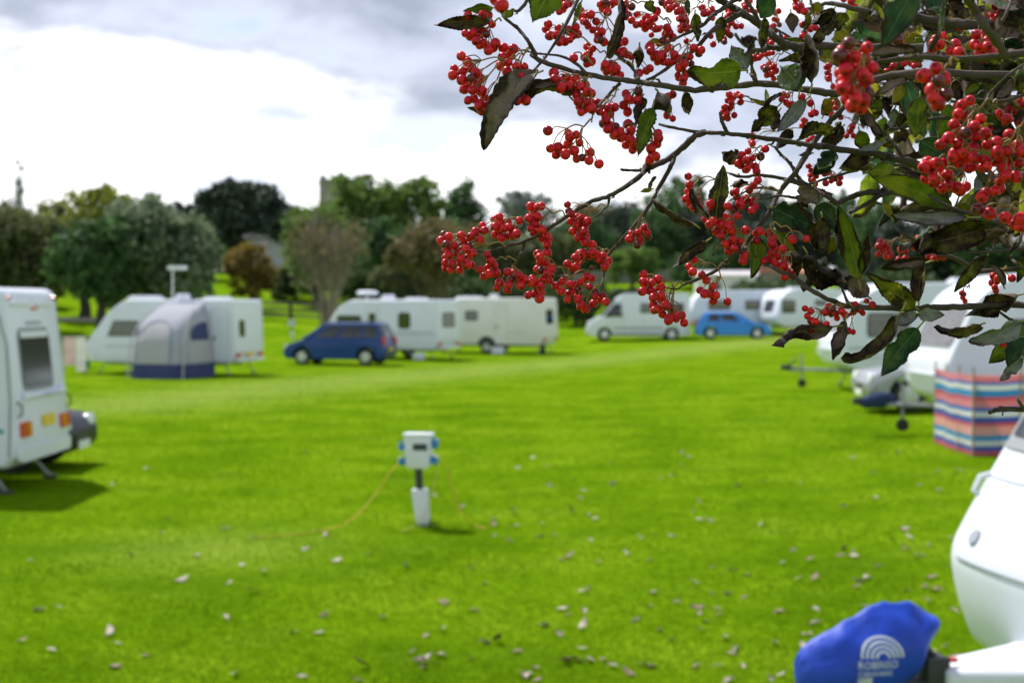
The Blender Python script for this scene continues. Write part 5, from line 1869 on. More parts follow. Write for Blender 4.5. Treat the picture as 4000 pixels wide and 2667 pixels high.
def S(t, *xy):
    return [(t, x, y) for x, y in xy]
BR = [
    # upper long branch
    (S('D', (1900, 660), (1400, 655), (860, 640), (500, 690), (170, 815)) + S('C', (1560, 800), (1300, 760), (1040, 735), (760, 765), (480, 790), (180, 750), (0, 720)) + S('A', (1700, 695), (1400, 650), (1290, 620), (1060, 545), (950, 480)), 60, 34, 1.62, 1.52, 1),
    (S('A', (990, 480), (930, 370), (840, 260), (720, 160), (690, 100)), 34, 16, 1.52, 1.50, 2),
    (S('A', (1370, -20), (1230, 260), (1080, 500), (940, 650)), 30, 14, 1.56, 1.50, 3),
    (S('A', (1430, 640), (1330, 550), (1200, 490), (1000, 470), (880, 440)), 26, 12, 1.53, 1.51, 4),
    (S('A', (1890, 700), (1840, 600), (1740, 510), (1640, 440)), 30, 16, 1.57, 1.6, 5),
    (S('A', (1730, 730), (1620, 840), (1540, 930), (1490, 1010), (1480, 1070)), 26, 12, 1.56, 1.53, 6),
    # second branch with its fork
    (S('F', (1250, 150), (1110, 105), (960, 60), (700, 5)) + S('D', (560, 1360), (240, 1320), (0, 1275)) + S('C', (1560, 1285), (1300, 1240), (1000, 1200), (760, 1170), (540, 1160), (490, 1155), (300, 1120), (170, 1090)), 62, 20, 1.66, 1.60, 7),
    (S('C', (560, 1160), (490, 1190), (400, 1270), (270, 1380), (100, 1460)) + S('B', (1720, 320), (1600, 420), (1430, 520), (1300, 560), (1100, 680), (940, 790), (780, 870), (620, 915), (500, 945), (390, 940)), 52, 14, 1.62, 1.55, 8),
    (S('B', (1930, 200), (1900, 300), (1800, 480), (1700, 650), (1570, 810), (1430, 960), (1330, 1060), (1250, 1090), (1130, 1120), (1020, 1140)), 34, 12, 1.62, 1.57, 9),
    (S('B', (1400, 1000), (1395, 1080), (1385, 1150), (1355, 1230)), 16, 9, 1.585, 1.58, 10),
    (S('B', (1720, 325), (1600, 325), (1520, 320)), 20, 18, 1.61, 1.60, 11),
    (S('B', (1430, 530), (1420, 590), (1360, 650), (1310, 690)), 20, 9, 1.59, 1.57, 12),
    (S('B', (780, 870), (765, 940), (735, 990), (700, 1060), (650, 1140)), 22, 9, 1.57, 1.55, 13),
    (S('C', (770, 1170), (740, 1120), (715, 1060), (700, 985)), 34, 22, 1.63, 1.6, 14),
    # long diagonal twig and its low fork
    (S('D', (480, 640), (210, 940)) + S('C', (1650, 1080), (1500, 1280)) + S('E', (1590, 160), (1450, 330), (1350, 520), (1250, 650), (1150, 790), (1125, 840)), 44, 34, 1.66, 1.57, 15),
    (S('E', (1130, 835), (1060, 880), (960, 960), (880, 1030), (740, 1095), (600, 1150), (550, 1185), (430, 1165)), 38, 12, 1.57, 1.54, 16),
    (S('F', (2250, 1335), (2016, 1325), (1700, 1330), (1400, 1345), (1100, 1355), (800, 1350), (520, 1340), (420, 1320), (300, 1270), (130, 1180), (0, 1080)) + S('E', (1450, 1030), (1280, 930), (1150, 850), (1130, 835)), 52, 26, 1.54, 1.57, 17),
    (S('E', (1445, 330), (1330, 300), (1200, 310), (1080, 370), (1000, 420)), 22, 9, 1.58, 1.56, 18),
    (S('E', (1900, 370), (1740, 300), (1640, 260), (1450, 215), (1270, 190), (1120, 205), (1010, 175)), 34, 20, 1.68, 1.62, 19),
    (S('E', (1660, 270), (1590, 180), (1540, 90), (1450, 0), (1400, -60)), 34, 16, 1.66, 1.66, 20),
    (S('E', (1650, 390), (1560, 385), (1460, 370), (1340, 385), (1240, 410)), 26, 12, 1.62, 1.58, 21),
    (S('E', (1120, 830), (980, 760), (870, 700), (810, 680)), 30, 20, 1.57, 1.56, 22),
    # thick dark limb across the top
    (S('D', (900, 425), (480, 420), (0, 405)) + S('C', (1560, 400), (1360, 410), (1260, 380), (1160, 310), (1110, 260), (1020, 200), (900, 120), (800, 60), (680, -10), (560, -90)), 64, 50, 1.72, 1.64, 23),
    (S('C', (1290, 425), (1130, 420), (1060, 440), (950, 440)), 40, 26, 1.70, 1.66, 24),
    (S('C', (900, 110), (740, 200), (600, 300), (500, 420), (350, 520), (150, 660), (60, 700)), 42, 22, 1.65, 1.60, 25),
    (S('C', (870, -20), (700, 90), (600, 170), (540, 230), (330, 330), (200, 400)), 36, 18, 1.64, 1.62, 26),
    (S('C', (1040, 200), (990, 90), (930, 10), (900, -60)), 30, 26, 1.64, 1.60, 27),
    (S('C', (1030, 740), (1000, 690), (970, 650)), 40, 24, 1.55, 1.54, 28),
    (S('A', (-60 + 1000, -30), (850, 90), (800, 95)), 30, 20, 1.52, 1.5, 29),
    # right hand tangle
    (S('D', (1950, 250), (1792, 245), (1500, 230), (1300, 215), (1060, 190), (850, 160), (700, 100), (560, 40), (480, -60)), 84, 60, 1.85, 1.80, 30),
    (S('D', (480, 150), (460, 110), (300, 80), (100, 30), (20, 45)), 50, 26, 1.60, 1.6, 31),
    (S('D', (1640, 500), (1560, 380), (1450, 230), (1370, 100), (1280, -40)), 62, 66, 1.22, 1.18, 32),
    (S('D', (1950, 450), (1792, 470), (1500, 500), (1200, 520), (900, 500), (700, 520), (500, 545)), 60, 34, 1.25, 1.22, 33),
    (S('D', (1900, 1200), (1792, 1060), (1700, 960), (1500, 760), (1380, 600), (1300, 420)), 130, 80, 1.95, 1.9, 34),
    (S('D', (1600, 190), (1640, 110), (1690, 0), (1720, -60)), 26, 20, 1.6, 1.6, 35),
    (S('D', (1460, 900), (1480, 840), (1560, 750), (1680, 640), (1800, 560)), 24, 20, 1.5, 1.5, 36),
    (S('D', (1900, 790), (1792, 830), (1640, 880), (1480, 880), (1330, 860)), 30, 18, 1.6, 1.58, 37),
    (S('D', (1320, 985), (1200, 1030), (1000, 1040), (800, 1100), (600, 1140)), 30, 20, 1.65, 1.62, 38),
    (S('D', (850, 1460), (760, 1430), (700, 1330), (640, 1240)), 40, 20, 1.66, 1.64, 39),
    (S('F', (860, 335), (620, 345), (480, 390), (380, 435), (330, 400), (170, 310), (80, 280), (0, 250), (-80, 230)), 44, 28, 1.68, 1.64, 40),
    (S('F', (860, 335), (750, 370), (640, 440), (500, 515)), 40, 28, 1.68, 1.66, 41),
    (S('F', (640, 120), (430, 180), (280, 220), (120, 265), (20, 175)), 22, 16, 1.66, 1.66, 42),
    (S('F', (1600, 1010), (1560, 1000), (1420, 920), (1250, 870), (1120, 790), (1000, 730), (870, 640)), 36, 20, 1.70, 1.66, 43),
    (S('F', (2200, 790), (2016, 830), (1700, 860), (1500, 870)), 30, 14, 1.62, 1.6, 44),
    (S('F', (2200, 990), (2016, 1005), (1700, 1025), (1540, 1030)), 34, 26, 1.66, 1.64, 45),
    (S('F', (2010, 1005), (1960, 970), (1910, 920), (1905, 890)), 26, 18, 1.64, 1.63, 46),
    (S('F', (2150, 690), (1870, 620), (1700, 570), (1450, 500), (1290, 430), (1180, 360)), 44, 20, 1.50, 1.46, 47),
    (S('F', (480, 1320), (440, 1220), (410, 1130)), 26, 14, 1.55, 1.56, 48),
    (S('F', (530, 1345), (500, 1400), (440, 1450)), 34, 14, 1.55, 1.54, 49),
    (S('F', (2200, 1480), (1960, 1480), (1780, 1370), (1700, 1330)), 24, 14, 1.58, 1.56, 50),
    (S('G', (1960, 1050), (1742, 1045), (1600, 1040), (1540, 1050), (1512, 1062)), 30, 24, 1.50, 1.46, 51),
    (S('G', (1742, 1040), (1715, 1000), (1690, 958)), 22, 14, 1.48, 1.47, 52),
    (S('G', (1600, 1042), (1595, 1082)), 16, 10, 1.47, 1.46, 53),
    (S('F', (2016, 200), (1800, 220), (1650, 200), (1600, 0)), 80, 60, 1.6, 1.6, 54),
]
for spec, w0, w1, d0, d1, seed in BR:
    px_branch('branch', spec, w0, w1, d0, d1, seed)

# trunk and limbs outside the frame, carrying those branches
LIMBS = []
def limb(a, b, r0, r1, seed, up=.25):
    a, b = Vector(a), Vector(b)
    rng = random.Random(seed)
    q1 = a.lerp(b, .3) + Vector((rng.uniform(-.05, .05), rng.uniform(-.08, .08), up * .8 + .05))
    q2 = a.lerp(b, .66) + Vector((0, rng.uniform(-.06, .06), up * .7))
    pts = [a, q1, q2, b]
    branch('limb', pts, r0, r1, True, seed, 9)
    LIMBS.append(spline(pts))
tx, ty, tz = T_BASE
trunk_pts = [T_BASE + Vector((0, 0, -.05)), T_BASE + Vector((.03, -.02, .7)), T_BASE + Vector((-.03, .02, 1.5)), T_BASE + Vector((.05, .03, 2.3)), T_BASE + Vector((.0, .0, 3.4)), T_BASE + Vector((-.1, .05, 4.3))]
branch('trunk', trunk_pts, .125, .05, True, 90, 14)
def ends(t, x, y, d):
    return Z(t, x, y, d)
limb(T_BASE + Vector((.04, .02, 2.2)), ends('D', 1900, 660, 1.62), 0.02, 0.0046, 91, .1)
limb(T_BASE + Vector((.04, .02, 2.6)), ends('D', 1950, 250, 1.85), 0.026, 0.0072, 92, .1)
limb(T_BASE + Vector((.0, .02, 1.9)), ends('F', 2250, 1335, 1.54), 0.018, 0.0042, 93, .05)
limb(T_BASE + Vector((.04, .02, 2.1)), ends('D', 1900, 1200, 1.95), 0.03, 0.0118, 94, .0)
limb(T_BASE + Vector((.04, .02, 2.4)), ends('D', 1950, 450, 1.25), 0.018, 0.0036, 95, .1)
limb(T_BASE + Vector((-.02, .02, 1.8)), ends('G', 1960, 1050, 1.50), 0.014, 0.0022, 96, .0)
limb(T_BASE + Vector((-.02, .02, 2.0)), ends('F', 2200, 900, 1.64), 0.017, 0.003, 97, .05)
limb(T_BASE + Vector((.0, .0, 3.2)), T_BASE + Vector((-.9, .6, 4.0)), .035, .008, 98, .1)
limb(T_BASE + Vector((.0, .0, 3.0)), T_BASE + Vector((.9, -.3, 4.0)), .04, .01, 99, .1)
limb(T_BASE + Vector((.0, .0, 2.7)), T_BASE + Vector((.8, .9, 3.5)), .04, .01, 100, .1)

def limb_twigs():
    rng = random.Random(31)
    k = 0
    for sp in LIMBS:
        for _ in range(4):
            i = rng.randrange(4, len(sp) - 1)
            a = sp[i]
            b = a + Vector((rng.gauss(0, .12), rng.gauss(0, .12), rng.uniform(-.12, .22)))
            rel = b - Vector((0, 0, CAM_H))
            if rel.y > .1 and abs(rel.x) / rel.y < .38:
                continue
            branch('twig', [a, a.lerp(b, .5) + Vector((0, 0, .02)), b], .0035, .0015, True, 700 + k, 6)
            k += 1
limb_twigs()

# ---- berries
def berry_material():
    m = bpy.data.materials.new('berry')
    m.use_nodes = True
    nt = m.node_tree
    L = nt.links.new
    b = nt.nodes['Principled BSDF']
    gm = N(nt, 'ShaderNodeNewGeometry')
    nz = N(nt, 'ShaderNodeTexNoise', i_Scale=75.0, i_Detail=2.0)
    L(gm.outputs['Position'], nz.inputs['Vector'])
    rp = ramp(nt, [(.28, (.26, .002, .007)), (.50, (.58, .004, .016)), (.72, (.70, .022, .014))])
    L(nz.outputs['Fac'], rp.inputs['Fac'])
    sp = N(nt, 'ShaderNodeTexNoise', i_Scale=900.0, i_Detail=2.0)
    L(gm.outputs['Position'], sp.inputs['Vector'])
    sr = ramp(nt, [(.68, 0), (.76, .25)])
    L(sp.outputs['Fac'], sr.inputs['Fac'])
    mx = N(nt, 'ShaderNodeMix', data_type='RGBA')
    L(sr.outputs['Color'], mx.inputs['Factor'])
    L(rp.outputs['Color'], mx.inputs['A'])
    mx.inputs['B'].default_value = (.55, .12, .07, 1)
    L(mx.outputs['Result'], b.inputs['Base Color'])
    b.inputs['Roughness'].default_value = .36
    b.inputs['Specular IOR Level'].default_value = .32
    b.inputs['Subsurface Weight'].default_value = .10
    b.inputs['Subsurface Radius'].default_value = (.004, .0008, .0006)
    b.inputs['Subsurface Scale'].default_value = .6
    M['berry'] = m
berry_material()
mat('berry_overripe', (.12, .012, .014), .35)
mat('calyx', (.030, .018, .014), .8)

def berry_mesh(name, skin):
    bm = bmesh.new()
    bmesh.ops.create_icosphere(bm, subdivisions=3, radius=1.0)
    for v_ in bm.verts:
        z = v_.co.z
        v_.co.z *= 1.04
        if z > .90:
            v_.co.z -= (z - .90) * 1.9          # dimple at the calyx
        if z < -.93:
            v_.co.z += (-.93 - z) * 1.2
    for f in bm.faces:
        f.smooth = True
    # five dry calyx points
    for k in range(5):
        a = 2 * math.pi * k / 5
        c, s = math.cos(a), math.sin(a)
        p = [(c * .12 - s * .15, s * .12 + c * .15, .84), (c * .12 + s * .15, s * .12 - c * .15, .84), (c * .42, s * .42, 1.10), (c * .14, s * .14, 1.04)]
        vs = [bm.verts.new(q) for q in p]
        for t in ((0, 1, 2), (0, 2, 3), (1, 3, 2)):
            f = bm.faces.new([vs[i] for i in t])
            f.material_index = 1
    me = bpy.data.meshes.new(name)
    bm.to_mesh(me)
    bm.free()
    me.materials.append(M[skin])
    me.materials.append(M['calyx'])
    return me
BERRY, BERRY_DARK = berry_mesh('berry', 'berry'), berry_mesh('berry_dark', 'berry_overripe')

CL = [
    ('A', (930, 440), 1.50, 43, [(340, 492), (278, 602), (265, 658), (395, 545), (430, 598), (348, 630), (345, 700), (425, 685), (468, 640), (506, 690), (370, 780), (440, 790), (520, 800), (450, 865), (400, 880), (545, 870), (500, 920), (560, 930), (620, 905), (590, 960), (520, 970), (610, 870), (395, 720), (480, 740)]),
    ('A', (940, 430), 1.51, 43, [(710, 420), (795, 430), (700, 500), (770, 480), (750, 550), (690, 575), (820, 585), (740, 625), (890, 590), (860, 620), (800, 690), (850, 670), (915, 690), (770, 670), (790, 790), (750, 800), (830, 830), (870, 870), (905, 880), (830, 880), (780, 850)]),
    ('A', (690, 190), 1.51, 40, [(450, 290), (560, 300), (500, 330), (470, 360), (530, 380), (560, 400), (580, 440), (620, 420), (640, 380), (500, 400), (420, 320), (375, 295), (610, 215), (520, 270), (530, 130), (575, 135), (400, 135)]),
    ('A', (700, 150), 1.30, 60, [(692, 50), (650, -10)]),
    ('A', (1480, 400), 1.56, 38, [(1100, 215), (1080, 260), (1115, 315), (1190, 250), (1170, 310), (1220, 350), (1290, 350), (1250, 370), (1310, 320), (1355, 300), (1340, 240), (1280, 270), (1200, 370)]),
    ('A', (1480, 690), 1.52, 44, [(1150, 640), (1155, 690), (1210, 720), (1260, 680), (1290, 750), (1210, 770), (1300, 800), (1340, 700), (1380, 760), (1350, 830), (1420, 750), (1440, 800), (1400, 860), (1360, 890), (1430, 900), (1480, 820), (1470, 900), (1480, 950), (1410, 950), (1390, 980), (1380, 930)]),
    ('A', (1490, 560), 1.53, 42, [(1325, 510)]),
    ('A', (1620, 500), 1.60, 36, [(1440, 410), (1490, 430), (1460, 470), (1430, 520), (1480, 540), (1440, 560), (1420, 500)]),
    ('A', (1480, 1050), 1.53, 42, [(1098, 1145), (1275, 1165), (1340, 1180), (1290, 1200), (1375, 1250), (1120, 1300), (1185, 1290), (1170, 1355), (1250, 1350), (1275, 1260), (1350, 1390), (1400, 1380), (1465, 1335), (1458, 1405), (1545, 1435), (1330, 1320), (1230, 1310)]),
    ('A', (1850, 580), 1.58, 37, [(1600, 570), (1650, 560), (1610, 630), (1590, 600), (1700, 600), (1670, 640), (1730, 660), (1680, 580), (1650, 610)]),
    ('A', (1960, 750), 1.57, 38, [(1780, 820), (1800, 870), (1760, 920), (1830, 880), (1795, 980), (1880, 880), (1900, 840), (1890, 800)]),
    ('A', (1720, 790), 1.55, 38, [(1530, 900), (1580, 950), (1550, 980), (1630, 940), (1680, 940), (1600, 1000), (1640, 1000), (1605, 1050), (1580, 1080), (1640, 1100), (1690, 1110), (1620, 1130), (1680, 1170)]),
    ('A', (1960, 960), 1.56, 42, [(1730, 1150), (1770, 1200), (1825, 1145), (1800, 1090), (1740, 1200), (1825, 1225), (1780, 1270), (1840, 1310), (1680, 1180), (1850, 1260), (2050, 1260), (2060, 1170), (2010, 1350), (2040, 1370), (1990, 1400), (2000, 1300), (2065, 1210)]),
    ('A', (2000, 60), 1.64, 36, [(1600, 20), (1650, 40), (1580, 80), (1620, 110), (1690, 20), (1560, 40), (1780, 40), (1830, 60), (1760, 100), (1740, 150), (1800, 140)]),
    ('A', (2180, 200), 1.62, 36, [(1830, 180), (1780, 150), (1880, 130), (1870, 220), (1910, 210), (1960, 160), (1950, 250), (2030, 160), (2050, 100), (2040, 255), (2010, 230), (1980, 200), (2140, 245), (2130, 300), (2190, 330), (2160, 290), (2100, 360)]),
    ('A', (1620, 140), 1.60, 37, [(1430, 200), (1470, 130), (1400, 150), (1410, 190), (1450, 230), (1520, 190), (1490, 265), (1530, 270), (1570, 280), (1540, 310), (1560, 350), (1590, 370), (1530, 350), (1360, 130), (1380, 100), (1765, 365), (1720, 380), (1700, 350), (1690, 390), (1660, 400)]),
    ('A', (1330, 60), 1.58, 38, [(1230, 80), (1200, 100), (1250, 50), (1280, 30), (1215, 10)]),
    ('A', (2260, 420), 1.61, 37, [(1990, 410), (2000, 450), (2050, 480), (2080, 500), (2030, 500), (2110, 540), (2150, 550), (2060, 540), (2200, 490), (2250, 510), (2100, 480)]),
    ('A', (1850, 600), 1.60, 34, [(1700, 440), (1760, 450), (1790, 480), (1830, 500), (1740, 480), (1900, 640), (1880, 660), (1990, 600), (1960, 620)]),
    ('A', (2210, 770), 1.58, 34, [(2190, 830), (2150, 850), (2190, 1040), (2140, 1010)]),
    ('A', (2320, 60), 1.66, 35, [(2100, 20), (2140, 50), (2180, 10), (2160, 80), (2220, 60), (2260, 90), (2200, 20), (2280, 130), (2300, 180), (2270, 170), (2300, 220)]),
    ('A', (2260, 620), 1.62, 35, [(2240, 680), (2280, 700), (2280, 730), (2300, 660), (2330, 640), (2350, 560), (2250, 600), (2310, 500)]),
    ('B', (640, 912), 1.55, 33, [(162, 815), (145, 862), (180, 890), (200, 830), (185, 935), (210, 880), (175, 990), (200, 970), (175, 1030), (180, 1070), (215, 1085), (225, 1035), (240, 900), (295, 820), (310, 860), (370, 830), (350, 870), (405, 795), (440, 855), (360, 900), (270, 960), (300, 930), (290, 1000), (340, 930), (295, 1035), (340, 1045), (370, 1050), (285, 1090), (345, 990), (380, 960), (495, 970), (340, 900)]),
    ('B', (820, 740), 1.56, 32, [(460, 745), (475, 785), (550, 700), (555, 755), (590, 680), (600, 720), (580, 750), (590, 780), (560, 815), (620, 770), (605, 840), (650, 830), (690, 820), (720, 810), (655, 725), (740, 710), (700, 770), (660, 760)]),
    ('B', (1090, 670), 1.57, 33, [(830, 600), (880, 605), (910, 600), (850, 650), (815, 690), (880, 680), (830, 730), (870, 710), (830, 770), (855, 800), (900, 770), (915, 780), (865, 740)]),
    ('B', (1400, 600), 1.58, 32, [(1110, 587), (1120, 635), (1140, 660), (1140, 715), (1185, 685), (1180, 740), (1220, 690), (1215, 720), (1265, 715), (1150, 790), (1200, 770), (1245, 760), (1190, 840), (1215, 820), (1250, 835), (1245, 870), (1240, 790)]),
    ('B', (1060, 710), 1.57, 30, [(915, 845), (955, 830), (955, 890), (965, 850)]),
    ('B', (720, 1015), 1.55, 32, [(520, 1015), (500, 1070), (550, 1050), (440, 1085), (470, 1135), (515, 1115), (565, 1110), (540, 1040)]),
    ('B', (690, 1070), 1.55, 33, [(590, 1185), (570, 1225), (650, 1105), (680, 1160), (660, 1200), (650, 1240), (700, 1110), (740, 1130), (735, 1180), (755, 1205), (780, 1160), (740, 1150)]),
    ('B', (1020, 1145), 1.56, 32, [(840, 1150), (830, 1185), (870, 1200), (905, 1215), (855, 1170), (810, 1280), (860, 1270), (910, 1260), (900, 1305), (890, 1310)]),
    ('B', (1090, 1120), 1.57, 33, [(885, 965), (955, 955), (900, 1025), (880, 1080), (905, 1090), (945, 1030), (960, 1115), (930, 1140), (930, 1160), (965, 1165), (985, 1080), (960, 1070), (900, 990)]),
    ('B', (1330, 1070), 1.58, 31, [(1020, 1210), (1075, 1175), (1060, 1250), (1110, 1315), (1130, 1200), (1120, 1270), (1145, 1250), (1195, 1285), (1200, 1250), (1170, 1200), (1210, 1180), (1260, 1140), (1280, 1215), (1300, 1150), (1240, 1160), (1190, 1310)]),
    ('B', (1430, 960), 1.58, 32, [(1300, 895), (1305, 955), (1340, 1000), (1340, 980), (1385, 980), (1390, 1035), (1395, 1075), (1360, 1010), (1420, 1020), (1400, 1060), (1270, 980), (1230, 960), (1205, 960), (1170, 990), (1210, 1010), (1110, 1040), (1150, 1070), (1180, 1060)]),
    ('B', (1365, 1215), 1.58, 31, [(1325, 1260), (1320, 1290), (1365, 1315), (1310, 1345), (1380, 1285), (1405, 1330), (1215, 1355), (1210, 1365), (1240, 1390), (1250, 1385)]),
    ('B', (1690, 670), 1.59, 31, [(1600, 810), (1585, 850), (1650, 800), (1690, 770), (1660, 850), (1645, 895), (1670, 880), (1730, 835), (1720, 800), (1700, 760)]),
    ('E', (1010, 175), 1.62, 36, [(645, 200), (658, 272), (645, 330), (670, 360), (630, 395), (690, 380), (660, 440), (705, 425), (690, 470), (730, 490), (700, 450), (745, 470), (730, 410), (715, 490)]),
    ('E', (1440, 330), 1.57, 38, [(1065, 330), (1070, 380), (1100, 440), (1130, 420), (1150, 390), (1205, 425), (1200, 500), (1225, 465), (1255, 235), (1220, 275), (1180, 320), (1050, 340), (1110, 460)]),
    ('E', (1150, 790), 1.56, 38, [(1150, 670), (990, 460), (1040, 490), (960, 560), (1010, 600), (1000, 560), (1080, 545), (920, 540), (800, 575), (840, 570), (870, 590), (935, 620), (890, 680), (950, 680), (1020, 680), (990, 640), (930, 720), (960, 760), (1040, 750), (1100, 770), (1030, 800), (1000, 850), (1050, 830), (970, 790), (840, 440), (860, 490), (830, 620)]),
    ('E', (1390, 620), 1.53, 38, [(1560, 750), (1475, 835), (1680, 745)]),
    ('E', (1380, 620), 1.57, 38, [(1380, 870), (1310, 940), (1405, 960), (1430, 900), (1480, 980), (1490, 920), (1380, 790), (1350, 700), (1240, 700), (1240, 760), (1500, 1030), (1490, 1080), (1550, 1060), (1340, 930), (1460, 1010), (1380, 750), (1270, 680), (1400, 830)]),
    ('E', (1130, 850), 1.56, 38, [(1125, 940), (1140, 890)]),
    ('E', (960, 970), 1.55, 38, [(650, 990), (685, 1035), (765, 1060), (805, 1110), (860, 1160), (750, 1195), (790, 1225), (845, 1210), (890, 1240), (865, 1290), (700, 930), (830, 1230), (988, 1295)]),
    ('E', (600, 1150), 1.54, 40, [(255, 1055), (250, 1120), (270, 1140), (245, 1205), (300, 1120), (380, 1100), (330, 1130), (405, 1170), (310, 1195), (360, 1220), (340, 1260), (400, 1240), (420, 1280), (340, 1320), (450, 1330), (380, 1360), (490, 1350), (420, 1405), (350, 1370), (475, 1455), (520, 1400), (540, 1440), (590, 1415), (610, 1480), (440, 1300), (500, 1420)]),
    ('E', (1830, 130), 1.72, 26, [(1700, 110), (1720, 150), (1710, 190), (1760, 180), (1740, 230), (1760, 270), (1780, 150)]),
    ('C', (1170, 1290), 1.60, 35, [(945, 1325), (890, 1360), (985, 1385), (925, 1400), (1055, 1370), (1095, 1305), (860, 1430), (880, 1450), (945, 1470), (1010, 1460), (1020, 1500), (930, 1480), (960, 1440), (900, 1410)]),
    ('C', (1110, 930), 1.72, 29, [(780, 830), (770, 880), (800, 900), (815, 860), (740, 940), (770, 960), (730, 980), (750, 1010), (790, 940), (740, 1030), (770, 1040), (825, 1010), (880, 895), (850, 830), (880, 845), (760, 1000)]),
    ('C', (1300, 440), 1.78, 28, [(1130, 560), (1080, 590), (1100, 610), (1150, 600), (1170, 580), (1110, 660), (1160, 640), (1170, 690), (1190, 620), (1140, 650)]),
    ('C', (1180, 425), 1.76, 26, [(970, 510), (1000, 500), (1040, 510), (1060, 490), (1100, 480), (1130, 470), (1160, 465), (1010, 520)]),
    ('C', (480, 330), 1.60, 34, [(470, 420), (535, 440), (515, 470), (300, 480), (280, 540), (330, 540), (370, 590), (400, 520), (440, 500), (390, 560), (340, 590)]),
    ('C', (320, 560), 1.60, 33, [(330, 660), (370, 690), (400, 650), (375, 730), (390, 690)]),
    ('C', (900, 160), 1.72, 29, [(790, 60), (770, 90), (800, 100), (780, 130), (760, 150), (800, 200), (770, 240), (760, 280), (790, 310), (730, 350), (740, 370), (770, 300), (640, 390), (620, 320), (840, 235), (885, 230)]),
    ('C', (1300, 400), 1.78, 26, [(1130, 360), (1150, 380), (1160, 350), (1270, 340)]),
    ('C', (640, 20), 1.64, 33, [(540, 70), (560, 120), (600, 120), (360, 170), (400, 190), (390, 230), (370, 250), (240, 30), (260, 70), (310, 60), (330, 100)]),
    ('C', (1110, 90), 1.85, 25, [(1180, 120), (1210, 100), (1170, 170), (1200, 180), (1220, 220), (1170, 230), (1190, 270), (1150, 240)]),
    ('C', (1400, 790), 1.68, 30, [(1250, 830), (1280, 900), (1300, 920), (1290, 840), (1330, 910), (1240, 870), (1415, 850), (1490, 905), (1520, 980), (1500, 1000), (1540, 990)]),
    ('C', (1720, 800), 1.74, 28, [(1650, 580), (1640, 640), (1650, 690), (1690, 760), (1700, 900), (1710, 945), (1680, 1010)]),
    ('C', (1620, 1150), 2.05, 28, [(1430, 1050), (1420, 1100), (1450, 1060), (1520, 1120), (1510, 1210), (1470, 1230), (980, 1180), (990, 1210), (985, 1260), (970, 1240)]),
    ('D', (470, 420), 1.14, 62, [(260, 380), (420, 420), (200, 450), (310, 500), (390, 520), (200, 520), (250, 540), (460, 600), (230, 610), (320, 620), (180, 640), (410, 700), (220, 700), (380, 650), (210, 770), (300, 800), (420, 820), (240, 870), (320, 870), (390, 880), (290, 930), (360, 940), (180, 490)]),
    ('D', (1220, 530), 1.16, 62, [(915, 665), (1025, 600), (1045, 710), (990, 790), (1110, 830), (1040, 910), (1000, 860), (1090, 690)]),
    ('D', (1200, 500), 1.40, 45, [(1085, 320), (1055, 395), (1000, 380), (1190, 390), (1220, 460), (1150, 450), (990, 430), (1020, 350)]),
    ('D', (1520, 500), 1.36, 48, [(1370, 305), (1420, 300), (1360, 390), (1400, 410), (1470, 360), (1500, 460), (1410, 470), (1470, 410), (1550, 480)]),
    ('D', (1480, 870), 1.33, 50, [(1320, 880), (1250, 920), (1220, 1000), (1290, 1020), (1180, 1090), (1410, 1045), (1360, 1110), (1230, 1150), (1130, 1210), (1060, 1265), (1280, 1160), (1450, 1170), (1220, 1260), (1370, 1200), (1470, 1270), (1350, 1300), (1180, 1340), (1250, 1340), (1350, 1380), (1310, 1470), (1220, 1420)]),
    ('D', (1850, 1000), 1.32, 52, [(1550, 1250), (1660, 1180), (1470, 1460), (1550, 1380), (1600, 1470), (1680, 1380), (1740, 1270), (1630, 1540), (1720, 1540), (1560, 1330), (1640, 1320), (1780, 1330), (1750, 1430), (1440, 1400)]),
    ('D', (1230, 1380), 1.33, 50, [(950, 1420), (1020, 1430), (930, 1500), (990, 1510), (1080, 1430), (1120, 1530), (1000, 1560), (920, 1460)]),
    ('F', (1480, 120), 1.34, 50, [(1160, 220), (1230, 250), (1290, 270), (1350, 190), (1350, 280), (1430, 300), (1300, 310), (1510, 290), (1460, 330), (1270, 160)]),
    ('F', (1900, -60), 1.33, 50, [(1400, 30), (1500, 40), (1560, 120), (1650, 120), (1740, 60), (1830, 50), (1920, 30), (1850, 130), (1850, 200), (1950, 210), (1800, 250), (1800, 300), (1760, 330), (1650, 380), (1680, 340)]),
    ('F', (2060, 420), 1.34, 54, [(1610, 490), (1715, 525), (1855, 560), (1930, 620), (1990, 570), (1980, 640)]),
    ('D', (780, 330), 1.42, 44, [(700, 385), (690, 350)]),
    ('D', (820, -60), 1.22, 56, [(690, 40), (760, 30), (815, 45)]),
    ('D', (900, 520), 1.7, 30, [(745, 555), (800, 560), (830, 580), (620, 620), (590, 630), (650, 580), (860, 570)]),
    ('D', (1520, 900), 1.5, 44, [(1580, 990), (1640, 1040)]),
    ('D', (1800, 820), 1.8, 30, [(1760, 880), (1780, 920)]),
    ('D', (1680, 60), 1.85, 30, [(1610, 110), (1660, 130), (1740, 130), (1560, 150), (1590, 110), (1690, 330), (1650, 330), (1720, 320), (1770, 150), (1540, 60), (1460, 160)]),
    ('D', (120, 560), 1.75, 28, [(60, 590), (80, 620), (90, 660), (70, 680)]),
    ('D', (420, 1130), 1.75, 28, [(270, 1150), (240, 1190), (300, 1190), (290, 1110), (220, 1180), (190, 1030), (110, 1010)]),
    ('F', (1860, 1010), 1.63, 32, [(1750, 1070), (1790, 1090), (1740, 1130), (1780, 1120), (1760, 1170), (1770, 1200), (1910, 1090)]),
